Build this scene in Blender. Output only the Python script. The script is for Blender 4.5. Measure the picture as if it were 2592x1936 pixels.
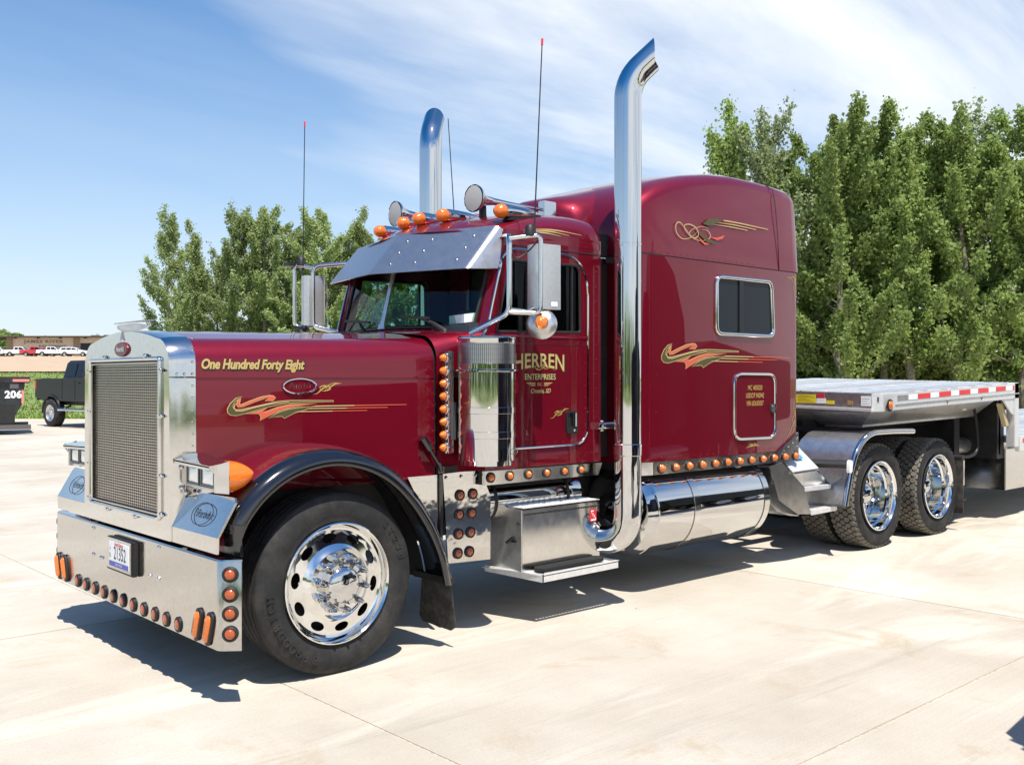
import bpy, bmesh, math, random
from mathutils import Vector, Matrix, noise
from mathutils.geometry import tessellate_polygon
R = math.radians
rnd = random.Random(7)
for o in list(bpy.data.objects): bpy.data.objects.remove(o)
scene = bpy.context.scene
COL = scene.collection
# ------------------------------------------------------------------ camera, sky, sun, exposure
YAW, PITCH = R(42.17), R(-0.22)
CAMP = Vector((-3.098, -6.082, 1.714))
cd = bpy.data.cameras.new('camera'); cam = bpy.data.objects.new('camera', cd); COL.objects.link(cam)
cam.location = CAMP
cam.rotation_euler = (R(90) + PITCH, 0, -YAW)
cd.sensor_width = 36; cd.lens = 36 * 2500 / 2592; cd.clip_end = 3000; cd.clip_start = .05
scene.camera = cam
scene.view_settings.view_transform = 'Standard'; scene.view_settings.look = 'None'
scene.view_settings.exposure = 0.52; scene.view_settings.gamma = 1
scene.render.resolution_x = 1024; scene.render.resolution_y = 764
SUNDIR = Vector((-.15, -.36, 0)).normalized() * math.cos(R(67)) + Vector((0, 0, math.sin(R(67))))
sd = bpy.data.lights.new('sun', 'SUN'); sun = bpy.data.objects.new('sun', sd); COL.objects.link(sun)
sd.energy = 4.9; sd.angle = R(.53); sd.color = (1, .955, .88)
sun.rotation_euler = (-SUNDIR).to_track_quat('-Z', 'Y').to_euler()

def nd(nt, t, **k):
    n = nt.nodes.new(t)
    for a, v in k.items():
        if a in n.inputs.keys(): n.inputs[a].default_value = v
        else: setattr(n, a, v)
    return n
def ramp(nt, src, stops):
    r = nt.nodes.new('ShaderNodeValToRGB'); e = r.color_ramp.elements
    while len(e) < len(stops): e.new(.5)
    for i, (p, c) in enumerate(stops):
        e[i].position = p; e[i].color = (*c, 1) if len(c) == 3 else c
    nt.links.new(src, r.inputs[0]); return r.outputs[0]

w = bpy.data.worlds.new('World'); scene.world = w; w.use_nodes = True
nt = w.node_tree; nt.nodes.clear()
sky = nt.nodes.new('ShaderNodeTexSky'); sky.sky_type = 'NISHITA'; sky.sun_disc = False
sky.sun_elevation = R(67); sky.sun_rotation = math.atan2(SUNDIR.x, SUNDIR.y)
sky.air_density = 1.0; sky.dust_density = .4; sky.ozone_density = 3.0
bg = nd(nt, 'ShaderNodeBackground', Strength=.056); out = nt.nodes.new('ShaderNodeOutputWorld')
tc = nt.nodes.new('ShaderNodeTexCoord')
sep = nt.nodes.new('ShaderNodeSeparateXYZ'); nt.links.new(tc.outputs['Generated'], sep.inputs[0])
# thin cloud: a flat layer overhead, seen as direction / height
zc = nd(nt, 'ShaderNodeMath', operation='ADD'); zc.inputs[1].default_value = .22; nt.links.new(sep.outputs[2], zc.inputs[0])
dv = [nd(nt, 'ShaderNodeMath', operation='DIVIDE') for _ in 'xy']
for i, d in enumerate(dv): nt.links.new(sep.outputs[i], d.inputs[0]); nt.links.new(zc.outputs[0], d.inputs[1])
cmb = nt.nodes.new('ShaderNodeCombineXYZ')
for i, d in enumerate(dv): nt.links.new(d.outputs[0], cmb.inputs[i])
mp = nd(nt, 'ShaderNodeMapping'); mp.inputs['Rotation'].default_value = (0, 0, R(28)); mp.inputs['Scale'].default_value = (.55, 1.5, 1); mp.inputs['Location'].default_value = (2.2, 7.3, 0)
nt.links.new(cmb.outputs[0], mp.inputs[0])
n1 = nd(nt, 'ShaderNodeTexNoise', Scale=1.0, Detail=9, Roughness=.60, Distortion=.45); nt.links.new(mp.outputs[0], n1.inputs[0])
cl = ramp(nt, n1.outputs[0], [(.30, (0, 0, 0)), (.48, (.6, .6, .6)), (.62, (1, 1, 1))])
# milky air towards the horizon
hz = ramp(nt, sep.outputs[2], [(.0, (.88, .88, .88)), (.07, (.70, .70, .70)), (.18, (.40, .40, .40)), (.34, (.12, .12, .12)), (.50, (0, 0, 0))])
mx1 = nd(nt, 'ShaderNodeMixRGB'); nt.links.new(hz, mx1.inputs[0]); skh = nd(nt, 'ShaderNodeHueSaturation', Saturation=1.40, Value=2.0); nt.links.new(sky.outputs[0], skh.inputs['Color']); nt.links.new(skh.outputs[0], mx1.inputs[1]); mx1.inputs[2].default_value = (9.8, 11.0, 12.4, 1)
mx2 = nd(nt, 'ShaderNodeMixRGB'); fade = ramp(nt, sep.outputs[2], [(.38, (1, 1, 1)), (.58, (.10, .10, .10))]); clm = nd(nt, 'ShaderNodeMath', operation='MULTIPLY'); dt_ = nd(nt, 'ShaderNodeVectorMath', operation='DOT_PRODUCT'); dt_.inputs[1].default_value = (.741, -.671, .35); nt.links.new(tc.outputs['Generated'], dt_.inputs[0])
n2 = nd(nt, 'ShaderNodeTexNoise', Scale=2.2, Detail=3); nt.links.new(mp.outputs[0], n2.inputs[0])
ad = nd(nt, 'ShaderNodeMath', operation='MULTIPLY_ADD'); ad.inputs[1].default_value = .5; nt.links.new(n2.outputs[0], ad.inputs[0]); nt.links.new(dt_.outputs['Value'], ad.inputs[2])
bank = ramp(nt, ad.outputs[0], [(.14, (.10, .10, .10)), (.40, (1, 1, 1))])     # the cloud bank lies to the right, clear sky to the left
cm0 = nd(nt, 'ShaderNodeMath', operation='MULTIPLY'); nt.links.new(cl, cm0.inputs[0]); nt.links.new(bank, cm0.inputs[1]); nt.links.new(cm0.outputs[0], clm.inputs[0]); nt.links.new(fade, clm.inputs[1]); nt.links.new(clm.outputs[0], mx2.inputs[0]); nt.links.new(mx1.outputs[0], mx2.inputs[1]); mx2.inputs[2].default_value = (13.2, 13.7, 14.2, 1)
nt.links.new(mx2.outputs[0], bg.inputs[0]); nt.links.new(bg.outputs[0], out.inputs[0])

# ------------------------------------------------------------------ materials
MATS = {}
def mat(name, col, rough=.5, metal=0, coat=0, var=0, vscale=8, bump=0, bscale=60, dirt=None, rvar=0, spec=.5, ior=None, trans=0, coatr=.03, objrand=0):
    m = bpy.data.materials.new(name); m.use_nodes = True; nt = m.node_tree
    b = nt.nodes['Principled BSDF']
    b.inputs['Base Color'].default_value = (*col, 1); b.inputs['Roughness'].default_value = rough; b.inputs['Metallic'].default_value = metal
    b.inputs['Coat Weight'].default_value = coat; b.inputs['Coat Roughness'].default_value = coatr; b.inputs['Specular IOR Level'].default_value = spec
    if trans: b.inputs['Transmission Weight'].default_value = trans
    geo = nt.nodes.new('ShaderNodeNewGeometry')
    c = None
    if var:
        n = nd(nt, 'ShaderNodeTexNoise', Scale=vscale, Detail=5, Roughness=.6); nt.links.new(geo.outputs['Position'], n.inputs[0])
        c = ramp(nt, n.outputs[0], [(.3, tuple(max(0, x * (1 - var)) for x in col)), (.7, tuple(min(1, x * (1 + var)) for x in col))])
    if dirt:
        dc, amt, sc = dirt
        n = nd(nt, 'ShaderNodeTexNoise', Scale=sc, Detail=6, Roughness=.7); nt.links.new(geo.outputs['Position'], n.inputs[0])
        f = ramp(nt, n.outputs[0], [(.45, (0, 0, 0)), (.75, (amt,) * 3)])
        mx = nd(nt, 'ShaderNodeMixRGB'); nt.links.new(f, mx.inputs[0])
        if c: nt.links.new(c, mx.inputs[1])
        else: mx.inputs[1].default_value = (*col, 1)
        mx.inputs[2].default_value = (*dc, 1); c = mx.outputs[0]
    if objrand:
        oi = nt.nodes.new('ShaderNodeObjectInfo'); hs = nd(nt, 'ShaderNodeHueSaturation')
        mr = nd(nt, 'ShaderNodeMapRange'); mr.inputs[3].default_value = 1 - objrand; mr.inputs[4].default_value = 1 + objrand
        nt.links.new(oi.outputs['Random'], mr.inputs[0]); nt.links.new(mr.outputs[0], hs.inputs['Value'])
        if c: nt.links.new(c, hs.inputs['Color'])
        else: hs.inputs['Color'].default_value = (*col, 1)
        c = hs.outputs[0]
    if c: nt.links.new(c, b.inputs['Base Color'])
    if rvar:
        n = nd(nt, 'ShaderNodeTexNoise', Scale=14, Detail=6, Roughness=.7); nt.links.new(geo.outputs['Position'], n.inputs[0])
        mr = nd(nt, 'ShaderNodeMapRange'); mr.inputs[1].default_value = .35; mr.inputs[2].default_value = .75
        mr.inputs[3].default_value = rough; mr.inputs[4].default_value = rough + rvar
        nt.links.new(n.outputs[0], mr.inputs[0]); nt.links.new(mr.outputs[0], b.inputs['Roughness'])
    if bump:
        n = nd(nt, 'ShaderNodeTexNoise', Scale=bscale, Detail=3); nt.links.new(geo.outputs['Position'], n.inputs[0])
        bp = nd(nt, 'ShaderNodeBump', Strength=bump, Distance=.02); nt.links.new(n.outputs[0], bp.inputs['Height']); nt.links.new(bp.outputs[0], b.inputs['Normal'])
    MATS[name] = m; return m
RED = mat('maroon_paint', (.165, .0022, .0135), .40, .42, 1, coatr=.02, bump=.010, bscale=3, rvar=.06)
RED.node_tree.nodes['Principled BSDF'].inputs['Coat IOR'].default_value = 1.48; RED.node_tree.nodes['Principled BSDF'].inputs['Specular IOR Level'].default_value = .12
REDF = mat('maroon_dark', (.07, .004, .01), .45, .3, 1)
CHROME = mat('chrome', (.63, .63, .63), .04, 1, bump=.006, bscale=5)
STEEL = mat('polished_stainless', (.68, .67, .65), .09, 1, bump=.01, bscale=4, dirt=((.45, .40, .34), .3, 30), rvar=.08)
BUMP = mat('dusty_chrome', (.56, .545, .52), .09, 1, bump=.02, bscale=5, dirt=((.40, .355, .30), .45, 45), rvar=.13)
WAVY = mat('wavy_stainless', (.64, .63, .61), .05, 1, bump=.16, bscale=4)
ALU = mat('bare_aluminium', (.66, .66, .65), .34, .9, var=.12, vscale=20, dirt=((.32, .29, .25), .5, 9))
ALUW = mat('bright_aluminium', (.80, .80, .79), .42, .55, var=.08, vscale=25)
DECKM = mat('deck_aluminium', (.80, .82, .84), .36, .75, var=.14, vscale=6, objrand=.12)
WHEELM = mat('polished_wheel', (.80, .80, .79), .07, 1, bump=.008, bscale=7)
RUB = mat('tyre_rubber', (.018, .018, .019), .68, 0, var=.3, vscale=9, dirt=((.085, .075, .062), .55, 5), spec=.35, rvar=.2)
TREAD = mat('tread_rubber', (.17, .155, .13), .9, 0, var=.3, vscale=25, spec=.2)
BLACKP = mat('black_gloss_paint', (.006, .006, .008), .12, 0, 1)
BLACK = mat('black_steel', (.010, .010, .011), .55, 0, var=.3, vscale=10, dirt=((.035, .03, .026), .5, 8))
DARK = mat('dark_plastic', (.012, .0125, .014), .5)
FLAPM = mat('mudflap_rubber', (.03, .028, .026), .8, dirt=((.16, .13, .1), .6, 14))
AMBER = mat('amber_lens', (.88, .19, .006), .12, 0, 1, trans=.15, bump=.25, bscale=90)
AMBERD = mat('amber_lens_smoky', (.40, .075, .012), .14, 0, 1, bump=.2, bscale=90)
CLEAR = mat('lamp_glass', (.82, .86, .88), .06, .55, 1, bump=.12, bscale=55)
GREYM = mat('grey_cast', (.14, .14, .14), .4, .6)
GOLD = mat('gold_leaf', (.52, .36, .10), .45, .15)
GOLDL = mat('pale_gold_print', (.50, .39, .16), .5, 0)
OLIVE = mat('olive_print', (.075, .062, .018), .5)
ORANGE = mat('coral_print', (.62, .10, .05), .5)
INK = mat('black_print', (.012, .010, .008), .5)
WHITE = mat('white_print', (.82, .82, .82), .5)
BLUEP = mat('blue_print', (.08, .10, .42), .5)
REDP = mat('red_print', (.66, .03, .04), .45)
YELLOW = mat('yellow_sticker', (.80, .62, .03), .5)
TAPER = mat('red_reflective_tape', (.72, .03, .04), .35)
TAPEW = mat('white_reflective_tape', (.86, .86, .85), .35)
MATT = mat('step_mat', (.02, .02, .02), .95, bump=1, bscale=300)
SEATM = mat('grey_cloth', (.09, .095, .105), .9)
WHITEP = mat('white_car_paint', (.80, .80, .80), .3, 0, 1)
REDCAR = mat('red_car_paint', (.55, .02, .03), .3, 0, 1)
GREYCAR = mat('grey_car_paint', (.14, .16, .18), .35, .3, 1)
NAVY = mat('dark_navy_paint', (.004, .006, .015), .25, 0, .15, spec=.3)
BARK = mat('bark', (.21, .18, .14), .9, var=.35, vscale=7)
BLOCK = mat('block_wall', (.60, .51, .40), .85, var=.08, vscale=2)
BROWN = mat('brown_pilaster', (.27, .21, .14), .8)
ROOFM = mat('roof_edge', (.13, .11, .09), .7)
VISM = mat('visor_metal', (.50, .50, .51), .30, .9, var=.05, vscale=30, dirt=((.42, .40, .38), .5, 45), rvar=.08)
FENDM = mat('dusty_fender', (.60, .59, .60), .27, .92, var=.05, vscale=12, dirt=((.42, .39, .36), .5, 30), rvar=.1)
PERF = mat('perforated_screen', (.52, .52, .52), .3, 1)

def glass(name, tint, refl=1.0, rough=.0):
    m = bpy.data.materials.new(name); m.use_nodes = True; nt = m.node_tree; nt.nodes.clear()
    o = nt.nodes.new('ShaderNodeOutputMaterial'); t = nd(nt, 'ShaderNodeBsdfTransparent'); t.inputs[0].default_value = (*tint, 1)
    g = nd(nt, 'ShaderNodeBsdfGlossy', Roughness=rough); lw = nd(nt, 'ShaderNodeLayerWeight', Blend=.5); pw = nd(nt, 'ShaderNodeMath', operation='POWER'); pw.inputs[1].default_value = 5; mx = nt.nodes.new('ShaderNodeMixShader')
    nt.links.new(lw.outputs['Facing'], pw.inputs[0])
    ml = nd(nt, 'ShaderNodeMath', operation='MULTIPLY_ADD'); ml.inputs[1].default_value = .9 * refl; ml.inputs[2].default_value = .045 * refl
    nt.links.new(pw.outputs[0], ml.inputs[0]); nt.links.new(ml.outputs[0], mx.inputs[0]); nt.links.new(t.outputs[0], mx.inputs[1]); nt.links.new(g.outputs[0], mx.inputs[2]); nt.links.new(mx.outputs[0], o.inputs[0])
    return m
WSG = glass('windshield_glass', (.60, .78, .70), .9); SIDEG = glass('tinted_glass', (.10, .12, .14), .8); DEEPG = glass('privacy_glass', (.05, .06, .075))

# ------------------------------------------------------------------ mesh helpers
class MB:
    def __init__(s): s.v = []; s.f = []; s.mi = []
    def add(s, vs, fs, mi=0):
        b = len(s.v); s.v += [tuple(v) for v in vs]; s.f += [tuple(i + b for i in f) for f in fs]; s.mi += [mi] * len(fs); return s
    def box(s, x0, x1, y0, y1, z0, z1, mi=0):
        return s.add([(x, y, z) for x in (x0, x1) for y in (y0, y1) for z in (z0, z1)], [(0, 1, 3, 2), (4, 6, 7, 5), (0, 4, 5, 1), (2, 3, 7, 6), (0, 2, 6, 4), (1, 5, 7, 3)], mi)
    def obox(s, c, a, b, d, mi=0):
        c, a, b, d = map(Vector, (c, a, b, d))
        return s.add([c + a * i + b * j + d * k for i in (-1, 1) for j in (-1, 1) for k in (-1, 1)], [(0, 1, 3, 2), (4, 6, 7, 5), (0, 4, 5, 1), (2, 3, 7, 6), (0, 2, 6, 4), (1, 5, 7, 3)], mi)
    def prism(s, pts, ext, holes=(), mi=0):
        loops = [[Vector(p) for p in pts]] + [[Vector(p) for p in h] for h in holes]
        tr = tessellate_polygon(loops); flat = [p for l in loops for p in l]; n = len(flat); e = Vector(ext)
        fs = [tuple(t) for t in tr] + [tuple(i + n for i in reversed(t)) for t in tr]; b = 0
        for l in loops:
            k = len(l)
            for i in range(k): fs.append((b + i, b + (i + 1) % k, b + (i + 1) % k + n, b + i + n))
            b += k
        return s.add(flat + [p + e for p in flat], fs, mi)
    def poly(s, pts, mi=0):
        P = [Vector(p) for p in pts]; return s.add(P, [tuple(t) for t in tessellate_polygon([P])], mi)
    def grid(s, rows, cu=False, mi=0):
        n = len(rows[0]); fs = []
        for i in range(len(rows) - 1):
            for j in range(n if cu else n - 1):
                k = (j + 1) % n; fs.append((i * n + j, i * n + k, (i + 1) * n + k, (i + 1) * n + j))
        return s.add([p for r in rows for p in r], fs, mi)
    def tube(s, pts, r, n=10, closed=False, caps=True, mi=0):
        P = [Vector(p) for p in pts]; m = len(P); rs = r if isinstance(r, (list, tuple)) else [r] * m; rows = []
        up = None
        for i in range(m):
            a = P[(i - 1) % m] if (closed or i) else P[i]; b = P[(i + 1) % m] if (closed or i < m - 1) else P[i]
            t = (b - a).normalized()
            if up is None:
                up = Vector((0, 0, 1)) if abs(t.z) < .9 else Vector((1, 0, 0))
            u = (up - t * up.dot(t))
            if u.length < 1e-4: u = t.orthogonal()
            u.normalize(); v = t.cross(u); up = u
            rows.append([P[i] + (u * math.cos(k * 2 * math.pi / n) + v * math.sin(k * 2 * math.pi / n)) * rs[i] for k in range(n)])
        if closed: rows.append(rows[0])
        s.grid(rows, True, mi)
        if caps and not closed:
            s.add(rows[0], [tuple(range(n))], mi); s.add(rows[-1], [tuple(reversed(range(n)))], mi)
        return s
    def lathe(s, prof, o=(0, 0, 0), ax=(0, 0, 1), n=24, mi=0, caps=False):
        o = Vector(o); a = Vector(ax).normalized(); u = a.orthogonal().normalized(); v = a.cross(u)
        rows = [[o + a * h + (u * math.cos(k * 2 * math.pi / n) + v * math.sin(k * 2 * math.pi / n)) * max(r, 1e-5) for k in range(n)] for r, h in prof]
        s.grid(rows, True, mi)
        if caps: s.add(rows[0], [tuple(range(n))], mi); s.add(rows[-1], [tuple(reversed(range(n)))], mi)
        return s
    def ball(s, c, r, n=10, mi=0, sc=(1, 1, 1)):
        c = Vector(c); rows = []
        for i in range(n + 1):
            t = math.pi * i / n
            rows.append([c + Vector((math.sin(t) * math.cos(k * 2 * math.pi / (2 * n)) * sc[0], math.sin(t) * math.sin(k * 2 * math.pi / (2 * n)) * sc[1], math.cos(t) * sc[2])) * max(r, 1e-5) for k in range(2 * n)])
        return s.grid(rows, True, mi)
def arc(pts, rad, n=6, closed=True):
    """round the corners of a polyline"""
    P = [Vector(p) for p in pts]; m = len(P); out_ = []; rs = rad if isinstance(rad, (list, tuple)) else [rad] * m
    for i in range(m):
        if not closed and i in (0, m - 1): out_.append(P[i]); continue
        a, b, c = P[i - 1], P[i], P[(i + 1) % m]; r = min(rs[i], (a - b).length * .49, (c - b).length * .49)
        if r < 1e-4: out_.append(b); continue
        p, q = b + (a - b).normalized() * r, b + (c - b).normalized() * r
        for k in range(n + 1):
            t = k / n; out_.append(p * (1 - t) ** 2 + b * 2 * t * (1 - t) + q * t * t)
    return out_
def obj(name, mb, m, parent=None, smooth=40, bevel=0, loc=None, rot=None, recalc=True, kind=None):
    me = bpy.data.meshes.new(name)
    if isinstance(mb, MB):
        me.from_pydata(mb.v, [], mb.f)
        if any(mb.mi): me.polygons.foreach_set('material_index', mb.mi)
        if recalc or bevel:
            bm = bmesh.new(); bm.from_mesh(me)
            bmesh.ops.remove_doubles(bm, verts=bm.verts, dist=1e-5)
            bmesh.ops.recalc_face_normals(bm, faces=bm.faces)
            if bevel:
                ed = [e for e in bm.edges if len(e.link_faces) == 2 and e.calc_face_angle(0) > R(30)]
                bmesh.ops.bevel(bm, geom=ed, offset=bevel, segments=2, affect='EDGES', clamp_overlap=True)
            bm.to_mesh(me); bm.free()
    else: me = mb
    for x in (m if isinstance(m, (list, tuple)) else [m]): me.materials.append(x)
    if smooth and len(me.polygons):
        me.polygons.foreach_set('use_smooth', [True] * len(me.polygons)); me.set_sharp_from_angle(angle=R(smooth))
    o = bpy.data.objects.new(name, me); COL.objects.link(o)
    if parent: o.parent = parent
    if loc is not None: o.location = loc
    if rot is not None: o.rotation_euler = rot
    if kind: o['kind'] = kind
    return o
def thing(name, label, cat, loc=(0, 0, 0), rotz=0, group=None):
    o = bpy.data.objects.new(name, None); COL.objects.link(o); o.location = loc; o.rotation_euler = (0, 0, rotz); o.empty_display_size = .3
    o['label'] = label; o['category'] = cat
    if group: o['group'] = group
    return o
def tag(o, label, cat, group=None):
    o['label'] = label; o['category'] = cat
    if group: o['group'] = group
    return o
def inst(o, parent, loc=None, rot=None, deep=True):
    """copy of an object (and of its children) sharing mesh data"""
    c = o.copy(); COL.objects.link(c); c.parent = parent
    if loc is not None: c.location = loc
    if rot is not None: c.rotation_euler = rot
    if deep:
        for ch in list(o.children): inst(ch, c)
    return c
def split(o):
    """loose pieces of one mesh become objects of their own"""
    bm = bmesh.new(); bm.from_mesh(o.data); bm.verts.ensure_lookup_table(); seen = set(); isl = []
    for v in bm.verts:
        if v.index in seen: continue
        st = [v]; cur = set()
        while st:
            q = st.pop()
            if q.index in cur: continue
            cur.add(q.index); st += [e.other_vert(q) for e in q.link_edges]
        seen |= cur; isl.append(cur)
    bm.free()
    if len(isl) < 2: return
    base = o.data
    for k, cur in enumerate(isl):
        me = base.copy(); bm = bmesh.new(); bm.from_mesh(me); bmesh.ops.delete(bm, geom=[v for v in bm.verts if v.index not in cur], context='VERTS'); bm.to_mesh(me); bm.free()
        if k == 0: o.data = me
        else: c = o.copy(); c.data = me; COL.objects.link(c)
def dup(root, loc, rotz=0, label=None, scale=None):
    c = inst(root, None, loc, (0, 0, rotz))
    if label: c['label'] = label
    if scale: c.scale = scale
    return c
def text_mesh(s, size=1, shear=0, off=0, align='CENTER', extrude=0, sx=1, space=1):
    cu = bpy.data.curves.new('lettering', 'FONT'); cu.body = s; cu.size = size; cu.shear = shear; cu.offset = off; cu.align_x = align; cu.extrude = extrude; cu.space_character = space; cu.resolution_u = 4
    o = bpy.data.objects.new('lettering', cu); COL.objects.link(o); me = bpy.data.meshes.new_from_object(o)
    bpy.data.objects.remove(o); bpy.data.curves.remove(cu)
    for v in me.vertices: v.co.x *= sx
    return me
def decal_text(name, s, parent, m, O, U, V, size, sx=.7, shear=0, off=0, align='CENTER', warp=None, lift=.0025, space=1):
    O, U, V = Vector(O), Vector(U).normalized(), Vector(V).normalized(); N = U.cross(V)
    me = text_mesh(s, size, shear, off, align, 0, sx, space)
    for v in me.vertices:
        x, y = v.co.x, v.co.y
        if warp: x, y = warp(x, y)
        v.co = O + U * x + V * y + N * lift
    return obj(name, me, m, parent, smooth=0)
def decal(name, polys, parent, m, F, lift=.0025):
    mb = MB()
    for p in polys: mb.poly([F(u, v, lift) for u, v in p])
    return obj(name, mb, m, parent, smooth=0)
def stroke(pts, wd):
    """2-D ribbon that tapers at both ends"""
    P = arc([(x, y, 0) for x, y in pts], 9, 5, False); L = []; Rr = []; n = len(P)
    for i, p in enumerate(P):
        t = (P[min(i + 1, n - 1)] - P[max(i - 1, 0)]).normalized(); q = Vector((-t.y, t.x, 0)) * wd * (.25 + .75 * math.sin(math.pi * i / (n - 1)))
        L.append((p + q).xy); Rr.append((p - q).xy)
    return [(tuple(L[i]), tuple(L[i + 1]), tuple(Rr[i + 1]), tuple(Rr[i])) for i in range(n - 1)]
def lerp(tab, x):
    for (a, b), (c, d) in zip(tab, tab[1:]):
        if x <= c:
            t = 0 if c == a else max(0, (x - a) / (c - a)); return b + (d - b) * t if not isinstance(b, tuple) else tuple(p + (q - p) * t for p, q in zip(b, d))
    return tab[-1][1]
FWD = Vector((math.sin(YAW), math.cos(YAW), 0)); RGT = Vector((math.cos(YAW), -math.sin(YAW), 0))
def W(r, f, z=0): p = CAMP + RGT * r + FWD * f; return Vector((p.x, p.y, z))
def hterr(f, r=0):
    left = min(1, max(0, (8 - r) / 18))
    base = lerp([(43, 0), (47, .12), (62, 1.6), (75, 2.2), (200, 6.2), (260, 6.6), (900, 9)], f)
    flat = lerp([(43, 0), (60, .5), (100, 1.0), (900, 3)], f)
    return flat + (base - flat) * left
# ------------------------------------------------------------------ setting
def concrete():
    m = bpy.data.materials.new('concrete'); m.use_nodes = True; nt = m.node_tree; b = nt.nodes['Principled BSDF']
    geo = nt.nodes.new('ShaderNodeNewGeometry'); P = geo.outputs['Position']
    def no(sc, det=5, ro=.6, dist=0, scl=None):
        n = nd(nt, 'ShaderNodeTexNoise', Scale=sc, Detail=det, Roughness=ro, Distortion=dist)
        if scl:
            mp = nd(nt, 'ShaderNodeMapping'); mp.inputs['Scale'].default_value = scl; mp.inputs['Rotation'].default_value = (0, 0, R(20)); nt.links.new(P, mp.inputs[0]); nt.links.new(mp.outputs[0], n.inputs[0])
        else: nt.links.new(P, n.inputs[0])
        return n.outputs[0]
    def mixc(f, a, bcol, t='MIX'):
        x = nd(nt, 'ShaderNodeMixRGB'); x.blend_type = t
        nt.links.new(f, x.inputs[0]) if not isinstance(f, float) else setattr(x.inputs[0], 'default_value', f)
        nt.links.new(a, x.inputs[1])
        if isinstance(bcol, tuple): x.inputs[2].default_value = (*bcol, 1)
        else: nt.links.new(bcol, x.inputs[2])
        return x.outputs[0]
    c = ramp(nt, no(.55, 7, .62), [(.3, (.40, .352, .282)), (.5, (.48, .432, .36)), (.68, (.55, .51, .435))])
    c = mixc(ramp(nt, no(.8, 6, .65, 1.2, (.25, 1.2, 1)), [(.52, (0, 0, 0)), (.64, (.55,) * 3)]), c, (.66, .62, .53))     # pale scuffs
    c = mixc(ramp(nt, no(1.3, 6, .7, .6), [(.56, (0, 0, 0)), (.68, (.55,) * 3)]), c, (.39, .30, .19))                     # sandy tan stains
    c = mixc(ramp(nt, no(2.2, 5, .7, .3, (.2, 2, 1)), [(.6, (0, 0, 0)), (.75, (.35,) * 3)]), c, (.25, .22, .19))          # drag marks
    c = mixc(ramp(nt, no(.5, 7, .75, 2.5, (.12, 3.2, 1)), [(.60, (0, 0, 0)), (.66, (.22,) * 3), (.72, (0, 0, 0))]), c, (.20, .18, .16))     # tyre marks
    c = mixc(ramp(nt, no(9, 3, .5, 0, (.06, 8, 1)), [(.35, (.16,) * 3), (.6, (0, 0, 0))]), c, (.34, .30, .25))             # broom finish
    c = mixc(ramp(nt, no(70, 4, .75), [(.35, (.35,) * 3), (.5, (0, 0, 0))]), c, (.30, .26, .21))
    vor = nd(nt, 'ShaderNodeTexVoronoi', Scale=1.7); nt.links.new(P, vor.inputs[0])
    c = mixc(ramp(nt, vor.outputs['Distance'], [(.012, (.75,) * 3), (.022, (0, 0, 0))]), c, (.12, .10, .08))                # pebbles and oil drops
    oi = nt.nodes.new('ShaderNodeObjectInfo'); hs = nd(nt, 'ShaderNodeHueSaturation'); mr = nd(nt, 'ShaderNodeMapRange'); mr.inputs[3].default_value = .94; mr.inputs[4].default_value = 1.05
    nt.links.new(oi.outputs['Random'], mr.inputs[0]); nt.links.new(mr.outputs[0], hs.inputs['Value']); nt.links.new(c, hs.inputs['Color'])
    nt.links.new(hs.outputs[0], b.inputs['Base Color']); b.inputs['Roughness'].default_value = .8; b.inputs['Specular IOR Level'].default_value = .3
    bp = nd(nt, 'ShaderNodeBump', Strength=.35, Distance=.006); nt.links.new(no(45, 5, .7), bp.inputs['Height']); nt.links.new(bp.outputs[0], b.inputs['Normal'])
    return m
CONC = concrete()
JOINT = mat('joint_dirt', (.50, .42, .31), .95, var=.35, vscale=30)
GRASSM = mat('grass_ground', (.15, .20, .05), .95, var=.35, vscale=1.2, dirt=((.20, .17, .08), .6, .7))
DIRT = mat('bare_field', (.43, .315, .205), .95, var=.14, vscale=.35, dirt=((.30, .22, .14), .35, 1.5))
fs = [-420, -200, -100, -46, 0, 30, 42.8, 43.5, 45, 47, 50, 54, 58, 62, 68, 75, 85, 100, 130, 160, 200, 230, 260, 330, 420, 600, 900]
rs = [-600, -350, -220, -150, -110, -80, -60, -45, -35, -28, -22, -16, -10, -4, 2, 8, 14, 20, 30, 45, 70, 110, 200, 400, 600]
mb = MB(); mb.grid([[W(r, f, (hterr(f, r) if f > 42.8 else 0) - .03 + (.10 * noise.noise(Vector((r * .2, f * .2, 0))) if f > 44 else 0)) for r in rs] for f in fs])
obj('ground', mb, GRASSM, kind='structure', smooth=60)
mb = MB(); ff = [74, 76, 80, 85, 90, 100, 115, 130, 145, 160, 180, 203, 215, 235]; rr = [-190, -140, -110, -90, -70, -60, -50, -40, -32, -26, -20, -14, -8]
mb.grid([[W(r, f + .8 * math.sin(r * .3) * (f < 75), hterr(f, r) + .10 + .05 * noise.noise(Vector((r * .3, f * .15, 3)))) for r in rr] for f in ff])
obj('dirt_field', mb, DIRT, kind='structure', smooth=60)
mb = MB(); mb.poly([W(-70, -46, -.0032), W(75, -46, -.0032), W(75, 41.5, -.0032), W(-70, 42.6, -.0032)])
yard = obj('concrete_yard', mb, JOINT, kind='structure', smooth=0)
SX, SY, S = -.33, -3.69, 4.68
slab_mesh = {}
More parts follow.
